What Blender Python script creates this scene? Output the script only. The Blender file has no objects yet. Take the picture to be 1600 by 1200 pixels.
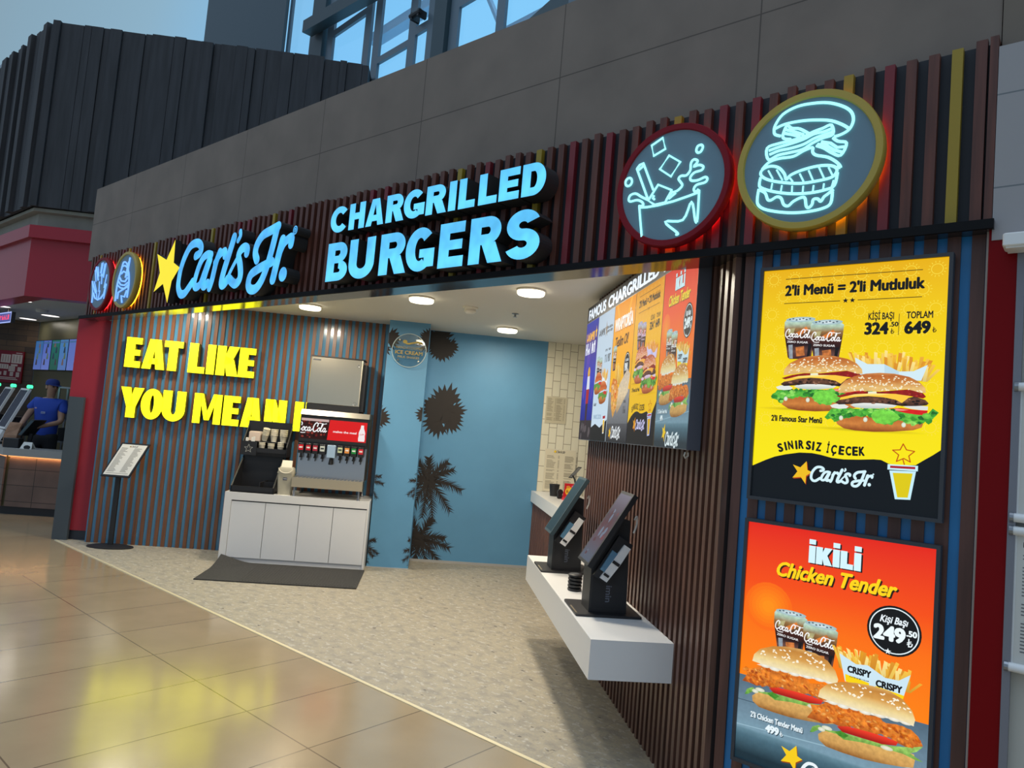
import bpy, bmesh, math, random
from mathutils import Vector, Matrix
from mathutils.geometry import tessellate_polygon
random.seed(7)
SC = bpy.context.scene
COL = SC.collection
PI = math.pi

# ---------------------------------------------------------------- camera, world, exposure
CAM_LOC = (0.0, -3.1057, 1.70)
_cam = bpy.data.cameras.new('camera')
_cam.sensor_fit = 'HORIZONTAL'; _cam.sensor_width = 36.0
_cam.lens = 1109.0 / 1600.0 * 36.0
_cam.clip_start = 0.05; _cam.clip_end = 200
cam = bpy.data.objects.new('camera', _cam)
COL.objects.link(cam)
_right = (0.765702, 0.637555, 0.084995)
_up = (-0.022026, -0.106077, 0.994114)
_back = (0.642819, -0.763067, -0.06718)
cam.matrix_world = Matrix(((_right[0], _up[0], _back[0], CAM_LOC[0]),
                           (_right[1], _up[1], _back[1], CAM_LOC[1]),
                           (_right[2], _up[2], _back[2], CAM_LOC[2]),
                           (0, 0, 0, 1)))
SC.camera = cam
SC.view_settings.view_transform = 'Standard'
SC.view_settings.look = 'None'
SC.view_settings.exposure = 0.0
SC.view_settings.gamma = 1.0
SC.view_settings.use_curve_mapping = False

world = bpy.data.worlds.new('world'); SC.world = world
world.use_nodes = True
_nt = world.node_tree; _nt.nodes.clear()
_tc = _nt.nodes.new('ShaderNodeTexCoord')
_sep = _nt.nodes.new('ShaderNodeSeparateXYZ')
_ramp = _nt.nodes.new('ShaderNodeValToRGB')
_bg = _nt.nodes.new('ShaderNodeBackground')
_wo = _nt.nodes.new('ShaderNodeOutputWorld')
_nt.links.new(_tc.outputs['Generated'], _sep.inputs[0])
_map = _nt.nodes.new('ShaderNodeMapRange')
_map.inputs[1].default_value = -1; _map.inputs[2].default_value = 1
_nt.links.new(_sep.outputs['Y'], _map.inputs[0])
_nt.links.new(_map.outputs[0], _ramp.inputs[0])
_nt.links.new(_ramp.outputs[0], _bg.inputs[0])
_nt.links.new(_bg.outputs[0], _wo.inputs[0])
_cr = _ramp.color_ramp
# hall interior behind the viewer (dim, neutral) -> overcast dusk sky over the roof glazing
_cr.elements[0].position = 0.36; _cr.elements[0].color = (0.29, 0.385, 0.50, 1)
_cr.elements[1].position = 0.80; _cr.elements[1].color = (0.24, 0.62, 1.0, 1)
for _p, _c in ((0.50, (0.245, 0.255, 0.275, 1)), (0.60, (0.245, 0.385, 0.49, 1)), (0.655, (0.265, 0.44, 0.575, 1)), (0.74, (0.22, 0.57, 0.95, 1))):
    _e = _cr.elements.new(_p); _e.color = _c
_zen = _nt.nodes.new('ShaderNodeMapRange')      # the glazed hall roof overhead is the brightest part of the surroundings
_zen.inputs[1].default_value = 0.60; _zen.inputs[2].default_value = 0.95; _zen.inputs[3].default_value = 1.0; _zen.inputs[4].default_value = 4.2
_nt.links.new(_sep.outputs['Z'], _zen.inputs[0]); _nt.links.new(_zen.outputs[0], _bg.inputs[1])

# ---------------------------------------------------------------- frames
TH = math.radians(46.3792)          # the shop interior is turned against the front
EX, EY = math.cos(TH), math.sin(TH)
def W(e, d, z=0.0):
    return (e * EX - d * EY, e * EY + d * EX, z)
NBE, NBD = -7.96984, 8.29060         # corner of the neighbouring shop, in the same turned frame
def N(e, d, z=0.0):
    return W(NBE + e, NBD + d, z)

# ---------------------------------------------------------------- materials
def lin(c):
    c = c / 255.0
    return c / 12.92 if c <= 0.04045 else ((c + 0.055) / 1.055) ** 2.4
def S(r, g, b):
    return (lin(r), lin(g), lin(b))
def newmat(name):
    m = bpy.data.materials.new(name); m.use_nodes = True
    nt = m.node_tree
    return m, nt, nt.nodes['Principled BSDF']
def mat(name, col, rough=0.5, metal=0.0, spec=0.5, noise=None, bump=None, coat=0.0):
    m, nt, b = newmat(name)
    b.inputs['Base Color'].default_value = (*col, 1)
    b.inputs['Roughness'].default_value = rough
    b.inputs['Metallic'].default_value = metal
    b.inputs['Specular IOR Level'].default_value = spec
    b.inputs['Coat Weight'].default_value = coat
    if noise or bump:
        tc = nt.nodes.new('ShaderNodeTexCoord'); mp = nt.nodes.new('ShaderNodeMapping')
        nt.links.new(tc.outputs['Object'], mp.inputs[0])
        sc = (noise or bump)[1]
        mp.inputs['Scale'].default_value = sc if isinstance(sc, tuple) else (sc, sc, sc)
        nz = nt.nodes.new('ShaderNodeTexNoise'); nz.inputs['Scale'].default_value = 1.0; nz.inputs['Detail'].default_value = 5
        nt.links.new(mp.outputs[0], nz.inputs['Vector'])
        if noise:
            mr = nt.nodes.new('ShaderNodeMapRange')
            mr.inputs[1].default_value = 0.3; mr.inputs[2].default_value = 0.7
            mr.inputs[3].default_value = 1 - noise[0]; mr.inputs[4].default_value = 1 + noise[0]
            nt.links.new(nz.outputs[0], mr.inputs[0])
            mx = nt.nodes.new('ShaderNodeVectorMath'); mx.operation = 'SCALE'
            mx.inputs[0].default_value = col
            nt.links.new(mr.outputs[0], mx.inputs['Scale'])
            nt.links.new(mx.outputs[0], b.inputs['Base Color'])
        if bump:
            bp = nt.nodes.new('ShaderNodeBump'); bp.inputs['Strength'].default_value = bump[0]; bp.inputs['Distance'].default_value = 0.01
            nt.links.new(nz.outputs[0], bp.inputs['Height']); nt.links.new(bp.outputs[0], b.inputs['Normal'])
    return m
def emat(name, col, strength=1.0, noise=None):
    m, nt, b = newmat(name)
    b.inputs['Base Color'].default_value = (0.02, 0.02, 0.02, 1)
    b.inputs['Roughness'].default_value = 0.35
    b.inputs['Emission Color'].default_value = (*col, 1)
    b.inputs['Emission Strength'].default_value = strength
    if noise:
        tc = nt.nodes.new('ShaderNodeTexCoord')
        nz = nt.nodes.new('ShaderNodeTexNoise'); nz.inputs['Scale'].default_value = noise[1]
        nt.links.new(tc.outputs['Object'], nz.inputs['Vector'])
        mr = nt.nodes.new('ShaderNodeMapRange'); mr.inputs[1].default_value = 0.35; mr.inputs[2].default_value = 0.65
        mr.inputs[3].default_value = strength * (1 - noise[0]); mr.inputs[4].default_value = strength * (1 + noise[0])
        nt.links.new(nz.outputs[0], mr.inputs[0]); nt.links.new(mr.outputs[0], b.inputs['Emission Strength'])
    return m
def brickmat(name, c1, c2, mortar, bw, bh, shift=(0, 0), size=0.003, rough=0.5, axes='xy', offset=0.0, speck=None, freq=2, spec=0.5, bumpy=0.0, squash=1.0, mott=0.0):
    m, nt, b = newmat(name)
    tc = nt.nodes.new('ShaderNodeTexCoord')
    sp = nt.nodes.new('ShaderNodeSeparateXYZ'); cb = nt.nodes.new('ShaderNodeCombineXYZ')
    nt.links.new(tc.outputs['Object'], sp.inputs[0])
    for k, a in enumerate(axes):
        ad = nt.nodes.new('ShaderNodeMath'); ad.operation = 'ADD'; ad.inputs[1].default_value = shift[k]
        nt.links.new(sp.outputs[a.upper()], ad.inputs[0]); nt.links.new(ad.outputs[0], cb.inputs[k])
    br = nt.nodes.new('ShaderNodeTexBrick')
    br.offset = offset; br.offset_frequency = freq; br.squash = squash
    br.inputs['Scale'].default_value = 1.0
    br.inputs['Color1'].default_value = (*c1, 1); br.inputs['Color2'].default_value = (*c2, 1)
    br.inputs['Mortar'].default_value = (*mortar, 1)
    br.inputs['Mortar Size'].default_value = size; br.inputs['Mortar Smooth'].default_value = 0.0
    br.inputs['Brick Width'].default_value = bw; br.inputs['Row Height'].default_value = bh
    nt.links.new(cb.outputs[0], br.inputs['Vector'])
    out = br.outputs['Color']
    if mott:
        nz = nt.nodes.new('ShaderNodeTexNoise'); nz.inputs['Scale'].default_value = 3.0; nz.inputs['Detail'].default_value = 8
        nt.links.new(tc.outputs['Object'], nz.inputs['Vector'])
        mr = nt.nodes.new('ShaderNodeMapRange'); mr.inputs[1].default_value = 0.3; mr.inputs[2].default_value = 0.7
        mr.inputs[3].default_value = 1 - mott; mr.inputs[4].default_value = 1 + mott
        nt.links.new(nz.outputs[0], mr.inputs[0])
        mx = nt.nodes.new('ShaderNodeVectorMath'); mx.operation = 'SCALE'
        nt.links.new(out, mx.inputs[0]); nt.links.new(mr.outputs[0], mx.inputs['Scale']); out = mx.outputs[0]
    if speck:
        for (sc, col, lo, hi, st) in speck:
            mp = nt.nodes.new('ShaderNodeMapping'); mp.inputs['Scale'].default_value = st
            nt.links.new(tc.outputs['Object'], mp.inputs[0])
            vz = nt.nodes.new('ShaderNodeTexNoise'); vz.inputs['Scale'].default_value = sc; vz.inputs['Detail'].default_value = 3
            nt.links.new(mp.outputs[0], vz.inputs['Vector'])
            mr = nt.nodes.new('ShaderNodeMapRange'); mr.inputs[1].default_value = lo; mr.inputs[2].default_value = hi
            nt.links.new(vz.outputs[0], mr.inputs[0])
            mx = nt.nodes.new('ShaderNodeMix'); mx.data_type = 'RGBA'
            nt.links.new(mr.outputs[0], mx.inputs[0]); nt.links.new(out, mx.inputs[6]); mx.inputs[7].default_value = (*col, 1)
            out = mx.outputs[2]
    nt.links.new(out, b.inputs['Base Color'])
    b.inputs['Roughness'].default_value = rough; b.inputs['Specular IOR Level'].default_value = spec
    if bumpy:
        bp = nt.nodes.new('ShaderNodeBump'); bp.inputs['Strength'].default_value = bumpy; bp.inputs['Distance'].default_value = 0.004; bp.invert = True
        nt.links.new(br.outputs['Fac'], bp.inputs['Height']); nt.links.new(bp.outputs[0], b.inputs['Normal'])
    return m
def printmat(name, emit=0.0, rough=0.5, spec=0.3):
    """A printed sheet or a screen: colour from the mesh's 'Col' attribute; its alpha is how grainy the print is there."""
    m, nt, b = newmat(name)
    at = nt.nodes.new('ShaderNodeAttribute'); at.attribute_name = 'Col'
    tc = nt.nodes.new('ShaderNodeTexCoord')
    nz = nt.nodes.new('ShaderNodeTexNoise'); nz.inputs['Scale'].default_value = 55; nz.inputs['Detail'].default_value = 4
    nt.links.new(tc.outputs['Object'], nz.inputs['Vector'])
    mr = nt.nodes.new('ShaderNodeMapRange'); mr.inputs[1].default_value = 0.32; mr.inputs[2].default_value = 0.68
    mr.inputs[3].default_value = -1; mr.inputs[4].default_value = 1
    nt.links.new(nz.outputs[0], mr.inputs[0])
    ml = nt.nodes.new('ShaderNodeMath'); ml.operation = 'MULTIPLY_ADD'; ml.inputs[2].default_value = 1.0
    nt.links.new(mr.outputs[0], ml.inputs[0]); nt.links.new(at.outputs['Alpha'], ml.inputs[1])
    mx = nt.nodes.new('ShaderNodeVectorMath'); mx.operation = 'SCALE'
    nt.links.new(at.outputs['Color'], mx.inputs[0]); nt.links.new(ml.outputs[0], mx.inputs['Scale'])
    if emit > 0:
        b.inputs['Base Color'].default_value = (0.01, 0.01, 0.01, 1)
        nt.links.new(mx.outputs[0], b.inputs['Emission Color']); b.inputs['Emission Strength'].default_value = emit
    else:
        nt.links.new(mx.outputs[0], b.inputs['Base Color'])
    b.inputs['Roughness'].default_value = rough; b.inputs['Specular IOR Level'].default_value = spec
    return m

M = {}
wood = lambda n, c, a=0.35, r=0.45: mat(n, c, r, noise=(a, (40, 40, 2.5)))
M['slat_brown'] = wood('slat_brown', (0.100, 0.030, 0.018), 0.3, 0.5)
M['slat_red'] = mat('slat_red', (0.17, 0.012, 0.018), 0.4)
M['slat_yellow'] = mat('slat_yellow', (0.32, 0.22, 0.014), 0.4)
M['black_back'] = mat('black_back', (0.006, 0.007, 0.012), 0.6)
M['gloss_black'] = mat('gloss_black', (0.012, 0.012, 0.015), 0.12, spec=0.8)
M['slat_text'] = wood('slat_text', (0.165, 0.066, 0.030), 0.25, 0.35)
M['slat_dark'] = wood('slat_dark', (0.118, 0.055, 0.038), 0.3, 0.38)
M['dark_gap'] = mat('dark_gap', (0.016, 0.009, 0.008), 0.7)
M['blue_gloss'] = mat('blue_gloss', (0.065, 0.20, 0.33), 0.15, spec=0.6)
M['blue_deep'] = mat('blue_deep', (0.014, 0.19, 0.46), 0.3)
M['blue_wall'] = mat('blue_wall', (0.120, 0.325, 0.53), 0.5, noise=(0.05, 2.0))
M['concrete'] = brickmat('concrete', (0.190, 0.150, 0.122), (0.190, 0.150, 0.122), (0.085, 0.066, 0.053), 1.19, 0.9, (10 * 1.19 + 0.12, -3.79 + 0.9 * 8), 0.0035, 0.75, 'xz', mott=0.12)
M['beige'] = mat('beige', (0.30, 0.29, 0.25), 0.8, noise=(0.1, 4))
M['ceil_white'] = mat('ceil_white', (0.72, 0.68, 0.60), 0.6)
M['ceil_grey'] = mat('ceil_grey', (0.55, 0.55, 0.57), 0.7)
M['floor_mall'] = brickmat('floor_mall', (0.41, 0.305, 0.175), (0.395, 0.29, 0.167), (0.17, 0.12, 0.07), 0.597, 1.125, (4.29 + 0.597 * 100, 0.80 + 1.125 * 60), 0.004, 0.17, 'xy', mott=0.07, spec=0.9)
M['floor_shop'] = brickmat('floor_shop', (0.42, 0.36, 0.26), (0.40, 0.345, 0.25), (0.30, 0.255, 0.19), 0.9, 0.9, (0.45 + 90, 90), 0.003, 0.5, 'xy', spec=0.35,
    speck=[(9, (0.29, 0.26, 0.21), 0.46, 0.66, (1.0, 1.6, 1)), (17, (0.50, 0.465, 0.39), 0.57, 0.63, (1.0, 1.5, 1)), (15, (0.30, 0.27, 0.215), 0.60, 0.66, (1.4, 1.0, 1)), (60, (0.34, 0.31, 0.25), 0.5, 0.62, (1, 1.4, 1)), (13, (0.13, 0.115, 0.095), 0.685, 0.70, (1, 1.5, 1))])
M['tile_white'] = brickmat('tile_white', (0.86, 0.80, 0.62), (0.82, 0.77, 0.60), (0.42, 0.36, 0.26), 0.20, 0.10, (30, 30.83), 0.004, 0.18, 'zx', offset=0.5, bumpy=0.4)
_b = M['floor_mall'].node_tree.nodes['Principled BSDF']; _b.inputs['Coat Weight'].default_value = 0.55; _b.inputs['Coat Roughness'].default_value = 0.16
M['brass'] = mat('brass', (0.85, 0.74, 0.48), 0.35, 0.35)
M['red_gloss'] = mat('red_gloss', (0.34, 0.026, 0.040), 0.32, spec=0.3)
M['red_deep'] = mat('red_deep', (0.20, 0.002, 0.004), 0.3, spec=0.12)
M['grey_board'] = mat('grey_board', (0.055, 0.070, 0.082), 0.45)
M['grey_metal'] = mat('grey_metal', (0.14, 0.19, 0.23), 0.4, 0.3)
M['frame_dark'] = mat('frame_dark', (0.045, 0.075, 0.09), 0.45, 0.2)
M['clad'] = mat('clad', (0.028, 0.028, 0.032), 0.7, noise=(0.35, (14, 14, 1.2)))
M['white_lam'] = mat('white_lam', (0.80, 0.79, 0.77), 0.28)
M['white_door'] = mat('white_door', (0.80, 0.80, 0.80), 0.35)
M['white_paint'] = mat('white_paint', (0.45, 0.46, 0.47), 0.6)
M['cream_wall'] = mat('cream_wall', (0.50, 0.48, 0.42), 0.6)
M['steel'] = mat('steel', (0.72, 0.63, 0.47), 0.30, 1.0)
M['steel_dark'] = mat('steel_dark', (0.30, 0.31, 0.33), 0.35, 0.9)
M['black'] = mat('black', (0.012, 0.012, 0.014), 0.45)
M['black_matte'] = mat('black_matte', (0.020, 0.020, 0.021), 0.8)
M['rubber'] = mat('rubber', (0.035, 0.033, 0.030), 0.8, noise=(0.3, 60))
M['dark_grey'] = mat('dark_grey', (0.045, 0.048, 0.055), 0.5)
M['screen_side'] = mat('screen_side', (0.10, 0.105, 0.13), 0.35)
M['bin_grey'] = mat('bin_grey', (0.42, 0.39, 0.30), 0.5)
M['paper'] = mat('paper', (0.72, 0.70, 0.64), 0.7)
M['cup_white'] = mat('cup_white', (0.78, 0.72, 0.58), 0.6)
M['skin'] = mat('skin', (0.36, 0.20, 0.13), 0.5)
M['hair'] = mat('hair', (0.015, 0.011, 0.009), 0.6)
M['shirt_blue'] = mat('shirt_blue', (0.015, 0.06, 0.40), 0.75)
M['cap_blue'] = mat('cap_blue', (0.015, 0.035, 0.20), 0.8)
M['trouser'] = mat('trouser', (0.015, 0.015, 0.018), 0.8)
M['kraft'] = mat('kraft', (0.36, 0.20, 0.12), 0.8, noise=(0.2, 14))
M['wood_wall'] = brickmat('wood_wall', (0.075, 0.042, 0.019), (0.032, 0.018, 0.009), (0.006, 0.004, 0.003), 0.55, 0.11, (30, 0), 0.004, 0.55, 'xz', offset=0.37, mott=0.35)
M['wood_counter'] = brickmat('wood_counter', (0.155, 0.095, 0.070), (0.13, 0.08, 0.06), (0.03, 0.02, 0.015), 0.78, 0.22, (30, 0.04), 0.004, 0.5, 'xz', offset=0.0, mott=0.2)
M['olive_wall'] = mat('olive_wall', (0.16, 0.15, 0.085), 0.35, 0.3)
M['led_amber'] = emat('led_amber', (1.0, 0.42, 0.14), 1.3)
M['glow_blue'] = emat('glow_blue', S(92, 198, 255), 1.12, (0.22, 6.0))
M['glow_script'] = emat('glow_script', S(82, 186, 255), 1.05, (0.22, 7.0))
M['glow_yellow'] = emat('glow_yellow', (1.0, 0.95, 0.0), 2.3)
M['glow_star'] = emat('glow_star', (0.96, 0.80, 0.0), 1.0)
M['edge_yellow'] = mat('edge_yellow', (0.20, 0.17, 0.0), 0.5)
M['neon'] = emat('neon', S(160, 250, 255), 1.35)
M['neon_blue'] = emat('neon_blue', S(110, 165, 255), 1.5)
M['halo_red'] = emat('halo_red', (1.0, 0.012, 0.015), 9.0)
M['halo_amber'] = emat('halo_amber', (1.0, 0.34, 0.01), 10.0)
M['disc_grey'] = mat('disc_grey', (0.15, 0.24, 0.30), 0.4)
M['rim_red'] = mat('rim_red', (0.21, 0.006, 0.014), 0.5, spec=.2)
M['rim_gold'] = mat('rim_gold', (0.46, 0.33, 0.055), 0.35)
M['lamp_face'] = emat('lamp_face', (1.0, 0.90, 0.66), 5.0)
M['lamp_cool'] = emat('lamp_cool', (1.0, 0.95, 0.92), 1.7)
M['lamp_ring'] = mat('lamp_ring', (0.80, 0.76, 0.66), 0.4)
M['green_led'] = emat('green_led', (0.05, 0.85, 0.35), 2.0)
M['print_lit'] = printmat('print_lit', 1.0, 0.3)
M['print_screen'] = printmat('print_screen', 0.92, 0.6, 0.05)
M['print_dim'] = printmat('print_dim', 0.75, 0.5, 0.1)
M['print_paper'] = printmat('print_paper', 0.0, 0.6)
M['print_wall'] = printmat('print_wall', 0.0, 0.5)
M['screen_dark'] = mat('screen_dark', (0.02, 0.045, 0.055), 0.15, spec=0.6)
def glassmat(name, tint, refl=0.10):
    m = bpy.data.materials.new(name); m.use_nodes = True
    nt = m.node_tree; nt.nodes.clear()
    t = nt.nodes.new('ShaderNodeBsdfTransparent'); t.inputs[0].default_value = (*tint, 1)
    g = nt.nodes.new('ShaderNodeBsdfGlossy'); g.inputs['Roughness'].default_value = 0.03
    mx = nt.nodes.new('ShaderNodeMixShader'); mx.inputs[0].default_value = refl
    o = nt.nodes.new('ShaderNodeOutputMaterial')
    nt.links.new(t.outputs[0], mx.inputs[1]); nt.links.new(g.outputs[0], mx.inputs[2]); nt.links.new(mx.outputs[0], o.inputs[0])
    return m
M['glass'] = glassmat('glass', (0.99, 1.0, 1.0), 0.03)
M['acrylic'] = glassmat('acrylic', (0.90, 0.95, 0.97), 0.14)

# ---------------------------------------------------------------- mesh building
class MB:
    def __init__(s): s.v = []; s.f = []; s.m = []
    def add(s, vs, fs, mi=0):
        o = len(s.v); s.v += [tuple(p) for p in vs]
        s.f += [tuple(i + o for i in f) for f in fs]; s.m += [mi] * len(fs); return s
    def box(s, x0, x1, y0, y1, z0, z1, mi=0):
        v = [(x, y, z) for z in (z0, z1) for y in (y0, y1) for x in (x0, x1)]
        return s.add(v, [(0, 2, 3, 1), (4, 5, 7, 6), (0, 1, 5, 4), (2, 6, 7, 3), (0, 4, 6, 2), (1, 3, 7, 5)], mi)
    def rbox(s, x0, x1, y0, y1, z0, z1, r=0.01, mi=0, n=3):
        """box with rounded vertical edges and a small top/bottom chamfer"""
        pts = []
        for cx, cy, a0 in ((x1 - r, y1 - r, 0), (x0 + r, y1 - r, 90), (x0 + r, y0 + r, 180), (x1 - r, y0 + r, 270)):
            for k in range(n + 1):
                a = math.radians(a0 + 90 * k / n); pts.append((cx + r * math.cos(a), cy + r * math.sin(a)))
        c = min(r, 0.3 * (z1 - z0)) * 0.5
        cx, cy = (x0 + x1) / 2, (y0 + y1) / 2
        def sh(p, d):
            dx, dy = p[0] - cx, p[1] - cy
            return (cx + dx * (1 - d / max(1e-6, (x1 - x0) / 2)), cy + dy * (1 - d / max(1e-6, (y1 - y0) / 2)))
        return s.loft([[(*sh(p, c), z0) for p in pts], [(*p, z0 + c) for p in pts], [(*p, z1 - c) for p in pts], [(*sh(p, c), z1) for p in pts]], mi, True, True)
    def loft(s, rings, mi=0, cap0=True, cap1=True, closed=True):
        n = len(rings[0]); v = [p for r in rings for p in r]; f = []
        for i in range(len(rings) - 1):
            for j in range(n if closed else n - 1):
                a, b = i * n + j, i * n + (j + 1) % n
                f.append((a, b, b + n, a + n))
        if cap0: f.append(tuple(reversed(range(n))))
        if cap1: f.append(tuple(range((len(rings) - 1) * n, len(rings) * n)))
        return s.add(v, f, mi)
    def lathe(s, prof, c=(0, 0, 0), n=24, mi=0, axis='z', cap0=True, cap1=True):
        rings = []
        for r, h in prof:
            ring = []
            for k in range(n):
                a = 2 * PI * k / n; x, y = r * math.cos(a), r * math.sin(a)
                if axis == 'z': p = (x, y, h)
                elif axis == 'y': p = (x, h, -y)
                else: p = (h, x, y)
                ring.append((p[0] + c[0], p[1] + c[1], p[2] + c[2]))
            rings.append(ring)
        return s.loft(rings, mi, cap0, cap1)
    def prism(s, poly, fmap, w0, w1, mi=0, mside=None):
        """2D polygon extruded between w0 and w1; fmap(u,v,w) -> xyz"""
        if mside is None: mside = mi
        n = len(poly)
        tri = tessellate_polygon([[Vector((p[0], p[1], 0)) for p in poly]])
        area = sum(poly[i][0] * poly[(i + 1) % n][1] - poly[(i + 1) % n][0] * poly[i][1] for i in range(n))
        v1 = [fmap(p[0], p[1], w1) for p in poly]; v0 = [fmap(p[0], p[1], w0) for p in poly]
        o = len(s.v); s.v += v1 + v0
        for t in tri:
            a, b, c = (poly[i] for i in t)
            cr = (b[0] - a[0]) * (c[1] - a[1]) - (b[1] - a[1]) * (c[0] - a[0])
            t = tuple(t) if cr > 0 else tuple(reversed(t))
            s.f.append(tuple(o + i for i in t)); s.m.append(mi)
            s.f.append(tuple(o + n + i for i in reversed(t))); s.m.append(mside)
        for i in range(n):
            j = (i + 1) % n
            q = (o + i, o + n + i, o + n + j, o + j) if area > 0 else (o + j, o + n + j, o + n + i, o + i)
            s.f.append(q); s.m.append(mside)
        return s
    def tube(s, path, r, n=8, mi=0, closed=False, caps=True):
        P = [Vector(p) for p in path]; rings = []; N_ = len(P)
        up = None
        for i, p in enumerate(P):
            if closed: t = (P[(i + 1) % N_] - P[i - 1])
            else: t = P[min(i + 1, N_ - 1)] - P[max(i - 1, 0)]
            if t.length < 1e-9: t = Vector((0, 0, 1))
            t.normalize()
            if up is None:
                up = Vector((0, 0, 1)) if abs(t.z) < 0.9 else Vector((1, 0, 0))
            a = up - t * up.dot(t)
            if a.length < 1e-6: a = t.orthogonal()
            a.normalize(); b = t.cross(a); up = a
            rr = r[i] if isinstance(r, (list, tuple)) else r
            rings.append([tuple(p + (a * math.cos(2 * PI * k / n) + b * math.sin(2 * PI * k / n)) * rr) for k in range(n)])
        if closed: rings.append(rings[0])
        return s.loft(rings, mi, caps and not closed, caps and not closed)
    def build(s, name, mats, parent=None, loc=None, rot=0.0, smooth=False):
        me = bpy.data.meshes.new(name); me.from_pydata(s.v, [], s.f)
        for m in (mats if isinstance(mats, (list, tuple)) else [mats]):
            me.materials.append(M[m] if isinstance(m, str) else m)
        me.polygons.foreach_set('material_index', s.m)
        if smooth: me.polygons.foreach_set('use_smooth', [True] * len(s.f))
        me.update()
        if smooth: me.set_sharp_from_angle(angle=math.radians(38))
        o = bpy.data.objects.new(name, me); COL.objects.link(o)
        if parent is not None: o.parent = parent
        if loc: o.location = loc
        o.rotation_euler = (0, 0, rot)
        return o
def tag(o, label, cat, group=None):
    o['label'] = label; o['category'] = cat
    if group: o['group'] = group
    return o
def struct(o):
    o['kind'] = 'structure'; return o
def thing(name, label, cat, loc=(0, 0, 0), rot=0.0, group=None):
    o = bpy.data.objects.new(name, None); o.empty_display_size = 0.1; COL.objects.link(o)
    o.location = loc; o.rotation_euler = (0, 0, rot)
    return tag(o, label, cat, group)
def copy_tree(o, parent=None):
    c = o.copy(); COL.objects.link(c)
    if parent is not None: c.parent = parent
    for ch in list(o.children):
        if ch.name in COL.objects: copy_tree(ch, c)
    return c
def smooth_path(pts, sub=5, closed=False):
    """Catmull-Rom through 2D or 3D points"""
    n = len(pts); out = []
    if n < 3: return [tuple(p) for p in pts]
    rng = range(n if closed else n - 1)
    for i in rng:
        p0 = pts[i - 1] if (closed or i > 0) else pts[0]
        p1 = pts[i]; p2 = pts[(i + 1) % n]
        p3 = pts[(i + 2) % n] if (closed or i + 2 < n) else pts[-1]
        for k in range(sub):
            t = k / sub
            out.append(tuple(0.5 * ((2 * b) + (-a + c) * t + (2 * a - 5 * b + 4 * c - d) * t * t + (-a + 3 * b - 3 * c + d) * t ** 3) for a, b, c, d in zip(p0, p1, p2, p3)))
    if not closed: out.append(tuple(pts[-1]))
    return out
def ribbon(pts, w0, w1=None, sub=5, taper=None):
    """outline polygon of a pen stroke (2D) with round ends"""
    P = smooth_path(pts, sub); n = len(P); L, R = [], []
    for i, p in enumerate(P):
        a = P[max(i - 1, 0)]; b = P[min(i + 1, n - 1)]
        dx, dy = b[0] - a[0], b[1] - a[1]; l = math.hypot(dx, dy) or 1
        nx, ny = -dy / l, dx / l
        t = i / (n - 1); w = w0 if w1 is None else w0 + (w1 - w0) * t
        if taper: w *= taper(t)
        L.append((p[0] + nx * w, p[1] + ny * w)); R.append((p[0] - nx * w, p[1] - ny * w))
    return L, R

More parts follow.
